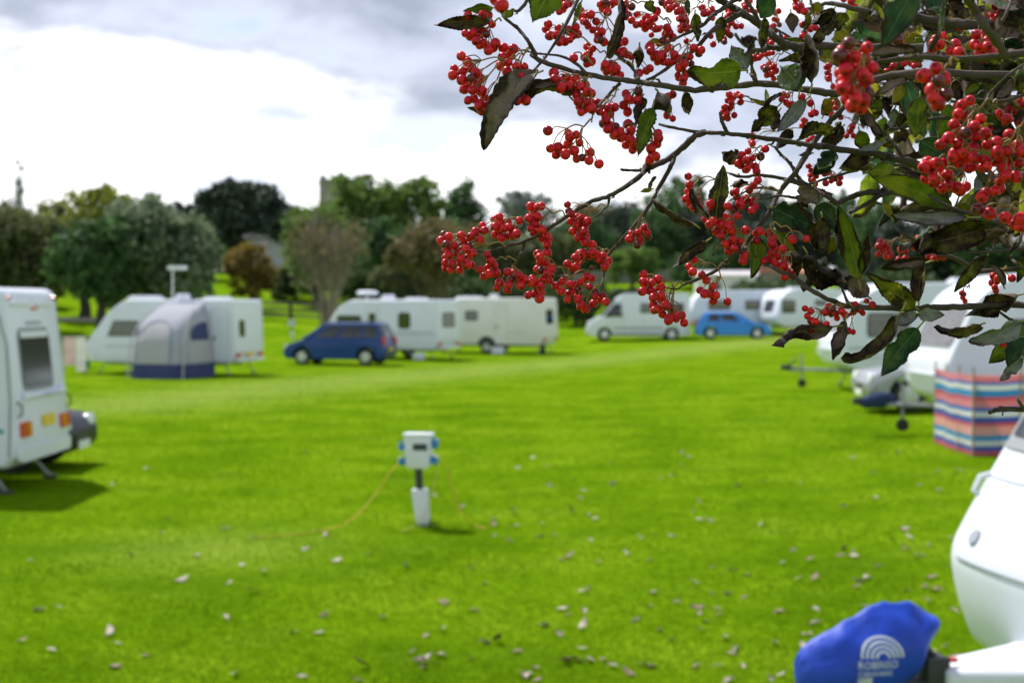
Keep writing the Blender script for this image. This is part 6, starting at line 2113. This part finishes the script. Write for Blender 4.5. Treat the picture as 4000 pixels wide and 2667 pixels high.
    ('F', (980, 720), 2.25, 30, [(760, 770), (800, 800), (830, 830), (780, 850), (740, 880), (850, 900), (810, 900), (770, 830), (1000, 800), (1090, 740), (1060, 820), (1080, 790), (940, 840), (920, 930), (980, 920), (980, 850), (840, 870), (745, 810)]),
    ('F', (1330, 880), 2.0, 28, [(1180, 900), (1250, 910), (1310, 910), (1220, 920), (1270, 895)]),
    ('F', (1540, 1180), 1.7, 24, [(1490, 1230), (1480, 1260), (1500, 1290), (1470, 1220)]),
    ('F', (515, 1340), 1.54, 31, [(100, 1355), (120, 1420), (150, 1380), (150, 1460), (190, 1470), (230, 1500), (290, 1490), (280, 1390), (330, 1400), (370, 1400), (420, 1380), (450, 1410), (380, 1440), (310, 1340), (340, 1360), (150, 1540), (180, 1520), (250, 1530)]),
    ('F', (530, 1350), 1.55, 30, [(540, 1315), (525, 1385), (605, 1395), (580, 1370), (480, 1550), (640, 1290), (690, 1320), (520, 1560)]),
    ('G', (1720, 500), 1.58, 20, [(1600, 540), (1640, 545), (1580, 565), (1620, 580), (1660, 560), (1590, 600), (1630, 610), (1640, 640), (1605, 560)]),
    ('F', (260, 140), 1.72, 27, [(130, 110), (160, 150), (150, 190), (200, 200), (150, 230), (190, 270), (300, 170), (340, 200), (330, 240), (360, 220), (400, 260), (410, 210), (280, 260), (270, 180)]),
]
def more_clusters():
    # small clusters further back in the tangle
    rng = random.Random(64)
    for k in range(20):
        if k < 14:
            x, y, d = rng.uniform(150, 1800), rng.uniform(-60, 1100), rng.uniform(1.75, 2.1)
        else:
            x, y, d = rng.uniform(-1500, 100), rng.uniform(-40, 330), rng.uniform(1.68, 1.9)
        r = rng.uniform(25, 31)
        a = rng.uniform(.6, 2.4)
        pts = []
        for i in range(rng.randrange(7, 14)):
            t = i / 12
            pts.append((x + math.cos(a) * 170 * t + rng.gauss(0, 30), y + math.sin(a) * 170 * t + rng.gauss(0, 24)))
        CL.append(('D', (x + rng.uniform(40, 120), y - rng.uniform(60, 110)), d, r, pts))
more_clusters()

def build_berries():
    rng = random.Random(21)
    every = []
    for ci, (t, at, d, r, pts) in enumerate(CL):
        hub0 = Z(t, at[0], at[1], d)
        cen = Vector((sum(p[0] for p in pts) / len(pts), sum(p[1] for p in pts) / len(pts)))
        dep = zsize(t, r, d) * (1.0 + .55 * math.sqrt(len(pts)))
        P3 = []
        for (x, y) in pts:
            best = None
            for k in range(14):
                q = Z(t, x, y, d + rng.uniform(-dep, dep * .6))
                m_ = min([(q - o).length for o in P3], default=9)
                if best is None or m_ > best[0]:
                    best = (m_, q)
                if m_ > zsize(t, 2.0 * r, d):
                    break
            P3.append(best[1])
        c3 = sum(P3, Vector()) / len(P3)
        k = max(1, len(P3) // 5)
        cents = rng.sample(P3, k)
        for _ in range(4):
            grp = [[] for _ in cents]
            for p in P3:
                grp[min(range(len(cents)), key=lambda i: (cents[i] - p).length)].append(p)
            cents = [sum(g, Vector()) / len(g) if g else c for g, c in zip(grp, cents)]
        mb = MB()
        rad = max(.0006, zsize(t, r, d) * .165)
        br = zsize(t, r, d)
        main = hub0.lerp(c3, .38) + Vector((0, 0, .004))
        mb.tube([tmat @ q for q in spline([hub0, hub0.lerp(main, .5) + Vector((rng.gauss(0, .002), 0, .004)), main], 3)], rad * 1.2, 5)
        ends_ = []
        for g, c in zip(grp, cents):
            if not g:
                continue
            sub = main.lerp(c, .55) + Vector((rng.gauss(0, .003), rng.gauss(0, .003), .005))
            mb.tube([tmat @ q for q in spline([main, main.lerp(sub, .5) + Vector((0, 0, .003)), sub], 3)], rad, 5)
            for p in g:
                dirv = (p - sub)
                L_ = dirv.length
                dirv = dirv.normalized() if L_ > 1e-6 else Vector((0, 0, -1))
                bend = sub.lerp(p, .5) + Vector((rng.gauss(0, .08) * L_, rng.gauss(0, .08) * L_, .14 * L_))
                mb.tube([tmat @ q for q in spline([sub, bend, p - dirv * br * .9], 3)], rad * .72, 4)
                od = (dirv + Vector((rng.gauss(0, .35), rng.gauss(0, .35) - (.9 if t in 'DF' else .3), rng.gauss(0, .3) - .25))).normalized()
                ends_.append((p, od, br * rng.uniform(.86, 1.14)))
        co = mb.build('berry_cluster', 'stalk', btree, smooth=60)
        for p, od, rr in ends_:
            scr = rr / d
            every.append((scr, co, p, od, rr, rng.random() < .04, rng.uniform(0, 6.28)))
    every.sort(key=lambda e: -e[0])
    rest = []
    for i, (scr, co, p, od, rr, dark, spin) in enumerate(every):
        mtx = Matrix.Translation(tmat @ p) @ od.to_track_quat('Z', 'Y').to_matrix().to_4x4() @ Matrix.Rotation(spin, 4, 'Z') @ Matrix.Diagonal((rr, rr, rr * (1 + .06 * math.sin(i)), 1))
        if i < 300:
            o = bpy.data.objects.new('berry', BERRY_DARK if dark else BERRY)
            COL.objects.link(o)
            o.parent = co
            o.matrix_local = mtx
        else:
            rest.append((mtx, dark))
    # the smaller ones, joined
    v0 = np.array([v_.co[:] for v_ in BERRY.vertices])
    f0 = [tuple(p.vertices) for p in BERRY.polygons]
    m0 = [p.material_index for p in BERRY.polygons]
    nvb = len(v0)
    V, F = [], []
    for k, (mtx, dark) in enumerate(rest):
        a = np.array(mtx)
        V.append(v0 @ a[:3, :3].T + a[:3, 3])
    V = np.concatenate(V)
    F = (np.array(f0)[None] + (np.arange(len(rest)) * nvb)[:, None, None]).reshape(-1, 3)
    o = raw_mesh('berries', V, F, 'berry', btree, True, k=3)
    o.data.materials.append(M['calyx'])
    o.data.materials.append(M['berry_overripe'])
    mi = np.array([[(2 if (dark and x == 0) else x) for x in m0] for _, dark in rest]).ravel()
    o.data.polygons.foreach_set('material_index', mi.astype(np.int32))
    tag(o, kind='stuff')
    return len(every)
NB = build_berries()

# ---- leaves: (zoom, base, tip, width, turn about its length in degrees, curl, edge roll, colour, distance)
KIND = {'g': ('leaf_green', 'leaf_under'), 'y': ('leaf_yellow', 'leaf_under'), 'm': ('leaf_mottled', 'leaf_under_brown'), 'd': ('leaf_brown', 'leaf_under_brown'),
        'k': ('leaf_dark_green', 'leaf_under'), 'u': ('leaf_under', 'leaf_dark_green'), 'b': ('leaf_under_brown', 'leaf_brown')}
LV = [
    ('A', (610, 190), (100, 220), 150, 20, -.5, .5, 'd', 1.50), ('A', (620, 70), (355, 100), 100, 30, .4, .2, 'g', 1.50), ('A', (720, 150), (800, 75), 75, 20, .2, .2, 'g', 1.50),
    ('A', (1150, -140), (965, 200), 310, 10, .3, .2, 'g', 1.48), ('A', (985, 640), (560, 1300), 250, 25, .6, .35, 'b', 1.50), ('A', (640, 1000), (390, 940), 90, 20, .3, .3, 'b', 1.53),
    ('A', (1290, 850), (905, 900), 150, 40, -.9, .5, 'b', 1.52), ('A', (1610, 500), (1700, -10), 130, 40, .5, .6, 'd', 1.57), ('A', (1390, 20), (1315, 225), 90, 50, .3, .3, 'g', 1.55),
    ('A', (2010, 950), (1885, 1375), 180, 25, .3, .3, 'g', 1.53), ('A', (2060, 800), (2150, 1010), 190, -20, .6, .5, 'd', 1.55), ('A', (2300, 800), (2335, 1005), 110, 30, .4, .3, 'd', 1.57),
    ('A', (1920, 850), (1865, 1085), 110, 40, .3, .5, 'd', 1.56), ('A', (1900, 400), (1890, 600), 110, 30, .5, .5, 'd', 1.58), ('A', (2075, 350), (1955, 385), 55, 20, .2, .2, 'y', 1.62),
    ('A', (1985, 1390), (1935, 1530), 80, 20, .4, .4, 'd', 1.58), ('A', (1230, 220), (1240, 330), 60, 60, .3, .4, 'u', 1.55),
    ('C', (870, 620), (435, 610), 280, 15, .5, .15, 'g', 1.52), ('C', (930, 610), (800, 390), 220, -30, .4, .2, 'u', 1.54), ('C', (1400, 760), (1230, 580), 290, 10, .3, .3, 'u', 1.55),
    ('C', (1505, 740), (1440, 310), 150, 30, .7, .5, 'd', 1.53), ('C', (1395, 790), (1410, 420), 90, 50, .4, .6, 'u', 1.53), ('C', (1015, 670), (1020, 330), 70, 60, .3, .6, 'b', 1.55),
    ('C', (1090, 160), (1055, 430), 110, 30, .3, .4, 'm', 1.6), ('C', (1210, 930), (970, 1165), 180, 10, .3, .3, 'm', 1.60), ('C', (1450, 880), (1200, 1160), 140, -20, .2, .4, 'u', 1.60),
    ('C', (1210, 980), (1170, 1140), 120, 20, .4, .4, 'd', 1.62), ('C', (1310, 1140), (1180, 1315), 140, 30, .3, .4, 'd', 1.68), ('C', (1610, 1170), (1430, 1220), 110, 40, -1.6, .5, 'm', 1.58),
    ('C', (1720, 860), (1590, 1000), 170, 10, .3, .2, 'y', 1.75), ('C', (1120, 915), (1100, 780), 45, 30, .2, .3, 'g', 1.68), ('C', (1130, 920), (960, 855), 50, 20, .2, .3, 'y', 1.68),
    ('C', (1240, 830), (1105, 950), 80, 50, .2, .4, 'b', 1.60), ('C', (860, 1380), (715, 1330), 150, 20, .9, .5, 'd', 1.60), ('E', (880, 600), (955, 100), 190, 15, .3, .2, 'm', 1.55),
    ('E', (1030, 280), (1170, 250), 110, 20, .5, .5, 'd', 1.58), ('E', (830, 550), (690, 310), 80, 50, .4, .6, 'b', 1.54), ('E', (690, 615), (340, 395), 120, 30, .3, .4, 'd', 1.55),
    ('E', (800, 770), (505, 995), 140, 20, .3, .5, 'd', 1.54), ('E', (925, 760), (850, 890), 60, 40, .3, .5, 'u', 1.56), ('E', (1240, 740), (1190, 1085), 160, 15, .3, .3, 'g', 1.58),
    ('E', (1390, 480), (1720, 640), 290, 5, .3, .2, 'k', 1.59), ('E', (1420, 680), (1600, 890), 170, 10, .3, .3, 'g', 1.60), ('E', (1700, 560), (1760, 840), 140, 20, .4, .5, 'd', 1.60),
    ('E', (1560, 860), (1590, 1070), 120, 30, .5, .5, 'd', 1.57), ('E', (1650, 990), (1625, 1165), 110, 30, .5, .5, 'b', 1.57), ('E', (330, 310), (225, 335), 50, 20, .3, .2, 'y', 1.6), ('E', (300, 310), (365, 205), 45, 40, .3, .4, 'b', 1.6),
    ('F', (1390, 475), (640, 160), 210, 20, .25, .15, 'g', 1.48), ('F', (1350, 440), (880, 150), 150, -40, .2, .25, 'd', 1.49), ('F', (880, 130), (630, 170), 130, 10, -.4, .2, 'g', 1.47), ('F', (1510, 560), (860, 540), 150, 20, .4, .4, 'u', 1.47),
    ('F', (1640, 670), (1100, 800), 280, 10, .5, .3, 'd', 1.47), ('F', (1180, 690), (1110, 900), 130, 30, .4, .6, 'b', 1.46), ('F', (570, 1100), (390, 450), 190, 20, .3, .25, 'g', 1.55), ('F', (480, 900), (390, 460), 170, 0, .3, .3, 'd', 1.56), ('F', (605, 1060), (660, 700), 120, 30, .3, .5, 'd', 1.55),
    ('F', (1095, 1290), (1140, 950), 150, 20, .5, .4, 'd', 1.53), ('F', (1150, 960), (770, 1000), 140, 20, .4, .4, 'b', 1.52), ('F', (1060, 1340), (640, 1050), 210, 10, .3, .3, 'm', 1.54), ('F', (650, 1250), (460, 1070), 170, 10, .3, .3, 'b', 1.56),
    ('F', (180, 290), (50, 490), 260, 15, .5, .4, 'b', 1.58), ('F', (210, 450), (400, 660), 220, 10, .3, .3, 'k', 1.59), ('F', (20, 500), (110, 720), 200, 10, .3, .3, 'k', 1.6), ('F', (250, 560), (250, 870), 140, 20, .4, .4, 'd', 1.58),
    ('F', (360, 720), (300, 880), 130, 20, .3, .3, 'y', 1.6), ('F', (120, 870), (460, 1090), 200, 20, .4, .5, 'd', 1.57), ('F', (250, 1020), (460, 1130), 150, 30, .4, .5, 'd', 1.57), ('F', (680, 40), (400, 130), 190, 15, .4, .3, 'd', 1.64),
    ('F', (345, 10), (190, 160), 150, 10, .3, .3, 'k', 1.66), ('F', (860, 560), (780, 370), 80, 30, .3, .3, 'y', 1.9), ('F', (1690, 900), (1400, 1215), 130, 25, .3, .4, 'm', 1.6), ('F', (1960, 1240), (1520, 1420), 230, 15, .5, .3, 'd', 1.54),
    ('G', (1015, 395), (1200, 400), 100, 20, .2, .3, 'u', 1.53), ('G', (1020, 395), (820, 470), 100, 30, .3, .4, 'u', 1.53), ('G', (890, 405), (500, 690), 100, 35, .7, .5, 'd', 1.52), ('G', (1020, 490), (770, 820), 200, 15, .3, .2, 'k', 1.52),
    ('G', (445, 480), (30, 610), 110, 30, .5, .6, 'b', 1.53), ('G', (525, 440), (440, 705), 120, 30, .4, .5, 'b', 1.53), ('G', (1440, 470), (1140, 475), 110, 30, -.5, .4, 'd', 1.52), ('G', (1710, 450), (1370, 570), 150, 20, .4, .4, 'u', 1.53),
    ('G', (1660, 570), (1500, 730), 140, 15, .3, .3, 'g', 1.6), ('G', (1760, 590), (1650, 760), 170, 20, .3, .3, 'k', 1.54), ('G', (1730, 700), (1575, 850), 110, 20, .4, .4, 'u', 1.54), ('G', (1600, 200), (1500, 60), 60, 20, .3, .3, 'b', 1.6),
    ('D', (820, -80), (560, 410), 310, 10, .2, .15, 'k', 1.18), ('D', (1070, 0), (955, 430), 80, 50, .4, .5, 'u', 1.20), ('D', (950, -80), (1060, 130), 190, 10, .2, .2, 'k', 1.20), ('D', (470, 500), (830, 470), 130, 30, .4, .5, 'b', 1.22),
    ('D', (130, 80), (20, 340), 210, 20, .4, .4, 'd', 1.56), ('D', (230, 120), (150, 280), 150, 30, .4, .5, 'm', 1.58), ('D', (880, 850), (840, 1210), 190, 10, .2, .15, 'g', 1.62), ('D', (1140, 920), (1040, 1200), 160, 10, .2, .2, 'g', 1.64),
    ('D', (750, 715), (490, 850), 90, 30, .4, .5, 'b', 1.56), ('D', (720, 740), (640, 910), 120, 20, .3, .3, 'y', 1.58), ('D', (550, 870), (610, 1010), 120, 20, .3, .3, 'd', 1.6), ('D', (660, 950), (610, 1140), 110, 20, .3, .3, 'u', 1.6),
    ('D', (700, 980), (690, 1130), 140, 20, .3, .3, 'd', 1.61), ('D', (420, 990), (560, 1180), 140, 20, .3, .4, 'b', 1.6), ('D', (880, 1230), (1110, 1380), 200, 10, .3, .2, 'k', 1.5), ('D', (350, 1140), (385, 1290), 140, 10, .2, .2, 'g', 1.7),
    ('D', (560, 1250), (350, 1320), 100, 20, .3, .4, 'u', 1.62), ('D', (0, 1450), (110, 1370), 140, 10, .3, .3, 'k', 1.66), ('D', (1720, 670), (1520, 885), 150, 20, .4, .5, 'b', 1.6), ('D', (1500, 630), (1600, 720), 100, 10, .2, .2, 'g', 1.9),
    ('D', (1400, 740), (1280, 830), 120, 10, .2, .2, 'g', 1.8), ('D', (1720, 720), (1800, 820), 110, 10, .2, .2, 'y', 1.85), ('D', (40, 1010), (150, 850), 130, 10, .2, .2, 'y', 1.75), ('D', (30, 440), (160, 570), 140, 10, .2, .2, 'g', 1.85),
    ('D', (140, 270), (280, 370), 120, 10, .2, .2, 'y', 1.85), ('D', (850, 340), (910, 420), 90, 10, .2, .2, 'g', 1.85), ('D', (1480, 1010), (1550, 1090), 100, 10, .2, .2, 'g', 1.85), ('D', (620, 850), (730, 930), 140, 10, .3, .3, 'd', 1.72),
    ('D', (480, 640), (700, 700), 130, 10, .3, .3, 'd', 1.7), ('D', (700, 210), (560, 300), 120, 10, .3, .3, 'd', 1.75), ('D', (1180, 700), (1230, 900), 130, 20, .3, .3, 'd', 1.75), ('D', (1620, 350), (1780, 420), 140, 20, .3, .3, 'k', 1.8), ('D', (1650, 480), (1780, 560), 140, 20, .3, .3, 'm', 1.8),
    ('D', (950, 130), (1100, 260), 150, 20, .3, .3, 'd', 1.9), ('D', (1150, 60), (1290, 160), 150, 20, .3, .3, 'd', 1.9), ('D', (780, 1140), (640, 1260), 150, 20, .3, .3, 'd', 1.75), ('D', (1700, 1180), (1780, 1290), 110, 20, .3, .3, 'm', 1.8),
    ('F', (1850, 700), (1640, 810), 90, 40, .5, .6, 'b', 1.62), ('F', (1990, 700), (1880, 850), 60, 50, .4, .5, 'b', 1.62), ('F', (2040, 900), (1960, 1130), 120, 20, .2, .2, 'm', 1.8), ('F', (1640, 180), (1590, 370), 90, 20, .3, .4, 'u', 1.62), ('F', (1500, 100), (1420, 220), 80, 20, .4, .5, 'b', 1.5),
    ('C', (420, 0), (430, 130), 70, 40, .3, .4, 'k', 1.6), ('C', (480, 130), (510, 370), 110, 20, .3, .3, 'm', 1.62), ('C', (720, 140), (690, 380), 110, 20, .3, .3, 'm', 1.64), ('C', (60, 20), (130, 110), 110, 20, .3, .3, 'm', 1.6),
    ('C', (1170, -40), (1060, 150), 220, 10, .3, .2, 'k', 1.35), ('C', (1320, 110), (1340, 290), 130, 20, .3, .3, 'b', 1.9), ('C', (1700, 120), (1500, 210), 130, 20, .4, .5, 'd', 1.56), ('C', (1690, 170), (1540, 340), 130, 20, .4, .5, 'b', 1.56), ('C', (1480, 120), (1440, 280), 90, 20, .3, .4, 'm', 1.7),
    ('C', (1600, 440), (1680, 590), 140, 10, .2, .2, 'y', 1.85), ('C', (1440, 460), (1520, 600), 150, 10, .2, .2, 'g', 1.85), ('C', (1360, 470), (1210, 530), 60, 30, .3, .4, 'm', 1.7), ('C', (1740, 1080), (1690, 1200), 90, 40, .5, .6, 'b', 1.62), ('C', (1770, 1110), (1600, 1260), 170, 10, .3, .3, 'd', 1.7),
    ('C', (1500, 1340), (1390, 1360), 50, 30, .3, .4, 'b', 1.64), ('C', (1700, 1340), (1560, 1480), 170, 10, .3, .3, 'k', 1.66),
]
def place_leaf(t, a, b, w, turn, curl, roll, kind, d, i):
    rng = random.Random(1000 + i)
    A = Z(t, a[0], a[1], d)
    B = Z(t, b[0], b[1], d + rng.uniform(-.02, .02))
    W = zsize(t, w, d) * 1.12
    span = (B - A).length
    curl = curl * rng.choice((1, 1, -1)) if abs(curl) < .8 else curl
    fold = rng.uniform(.05, .35) if kind in 'gky' else rng.uniform(-.2, .6)
    grid = leaf_sheet(span, W, fold, curl * rng.uniform(1.0, 1.8) * (1.5 if kind in 'db' else 1), roll * rng.choice((.7, 1.2)) * (1.5 if kind in 'db' else 1), 300 + i, 10, 25, teeth=rng.uniform(.025, .075), crumple=.08 if kind in 'gky' else .17, ragged=True)
    mid = len(grid[0]) // 2
    lb, lt = grid[0][mid], grid[-1][mid]
    lv = lt - lb
    s = span / lv.length
    # frame: leaf length from A to B, its face turned to the lens and then about its own length
    y = (B - A).normalized()
    toc = (Vector((0, 0, CAM_H)) - (A + B) / 2).normalized()
    zc = (toc - y * toc.dot(y)).normalized()
    zc.rotate(Matrix.Rotation(R(turn * rng.choice((1, -1)) + rng.gauss(0, 10)), 3, y))
    x = y.cross(zc)
    ly = lv.normalized()
    lx = Vector((1, 0, 0))
    lz = lx.cross(ly)
    m1 = Matrix((lx, ly, lz))
    m2 = Matrix((x, y, zc)).transposed()
    rot = m2 @ m1
    xf = Matrix.Translation(tmat @ A) @ rot.to_4x4() @ Matrix.Scale(s, 4) @ Matrix.Translation(-lb)
    leaf_object('leaf', grid, (*KIND[kind], 'petiole'), .0004, btree, xf, petiole=span * rng.uniform(.12, .2), prad=.0009)
for i, row in enumerate(LV):
    place_leaf(*row, i)

# ---- thinner growth behind: twigs and leaves that close the gaps to the right
def backing():
    rng = random.Random(55)
    k = 0
    for j in range(46):
        x, y = rng.uniform(150, 1900), rng.uniform(-80, 1900)
        if rng.random() < .25:
            x -= rng.uniform(300, 1100)
            y = rng.uniform(-60, 500)
        d = rng.uniform(1.68, 2.3)
        a = rng.choice((rng.uniform(-.5, .5), rng.uniform(.5, 1.4), rng.uniform(-1.3, -.5)))
        L_ = rng.uniform(250, 520)
        pts = []
        for q in range(4):
            t = q / 3 - .5
            pts.append(Z('D', x + math.cos(a) * L_ * t + rng.gauss(0, 16), y - math.sin(a) * L_ * t + rng.gauss(0, 16), d + .05 * t))
        w = zsize('D', rng.uniform(6, 15), d)
        branch('twig', pts, w, w * .5, True, 500 + j, 6)
        for m_ in range(rng.choice((2, 3, 3))):
            t = rng.uniform(-.5, .5)
            bx, by = x + math.cos(a) * L_ * t, y - math.sin(a) * L_ * t
            ang = rng.uniform(0, 6.28)
            ln = rng.uniform(130, 260)
            place_leaf('D', (bx, by), (bx + math.cos(ang) * ln, by + abs(math.sin(ang)) * ln * rng.choice((1, 1, -.4))), rng.uniform(80, 150), rng.uniform(0, 45), rng.uniform(.2, .9), rng.uniform(.2, .6), rng.choice('gyymmdddkbu'), d, 2000 + k)
            k += 1
backing()

# ---- the small leaves further back and the rest of the crown outside the picture, as one mass
def leaf_mass():
    rng = random.Random(77)
    V, F, UV, MI = [], [], [], []
    kinds = ('leaf_green', 'leaf_yellow', 'leaf_mottled', 'leaf_brown', 'leaf_dark_green', 'leaf_under_brown')
    def one(c, size, k):
        g = leaf_sheet(size, size * .55, .25, rng.uniform(-1.2, 1.2), .4, k, 6, 12, ragged=True, crumple=.12)
        rot = Matrix.Rotation(rng.uniform(0, 6.28), 3, 'Z') @ Matrix.Rotation(rng.uniform(-2.4, .6), 3, 'X') @ Matrix.Rotation(rng.uniform(-1, 1), 3, 'Y')
        o = len(V)
        for j, row in enumerate(g):
            for i, q in enumerate(row):
                V.append(tuple(tmat @ (rot @ q + c)))
                UV.append((i / 6, j / 12))
        kd = rng.choice((0, 1, 2, 2, 3, 3, 3, 4, 5))
        for j in range(12):
            for i in range(6):
                a = o + j * 7 + i
                F.append((a, a + 1, a + 8, a + 7))
                MI.append(kd)
    k = 0
    for _ in range(300):                                   # behind the nearer sprays
        u, w = rng.random(), rng.random()
        x, y = 300 + 1700 * u ** .7, -150 + 2000 * w ** 1.35
        if noise.noise(Vector((x / 330, y / 330, 9))) < -.12:
            continue
        one(Z('D', x, y, rng.uniform(1.75, 2.7)), rng.uniform(.055, .085), k)
        k += 1
    for sp in LIMBS:                                       # along the limbs outside the picture
        for _ in range(85):
            c = sp[rng.randrange(2, len(sp))] + Vector((rng.gauss(0, .05), rng.gauss(0, .05), rng.gauss(-.02, .05)))
            rel = c - Vector((0, 0, CAM_H))
            if rel.y > .1 and abs(rel.x) / rel.y < .375:
                continue
            one(c, rng.uniform(.055, .085), k)
            k += 1
    for _ in range(460):
        c = T_BASE + Vector((rng.gauss(.25, .55), rng.gauss(0, .55), rng.uniform(1.9, 4.6)))
        rel = c - Vector((0, 0, CAM_H))
        if rel.y > .1 and abs(rel.x) / rel.y < .40:
            continue
        one(c, .08, k)
        k += 1
    ob = raw_mesh('foliage', np.array(V), np.array(F), kinds[0], btree, True)
    for m_ in kinds[1:]:
        ob.data.materials.append(M[m_])
    ob.data.polygons.foreach_set('material_index', np.array(MI, np.int32))
    ul = ob.data.uv_layers.new(name='UVMap')
    ul.data.foreach_set('uv', np.array(UV, np.float32)[np.array(F).ravel()].ravel())
    tag(ob, kind='stuff')
leaf_mass()
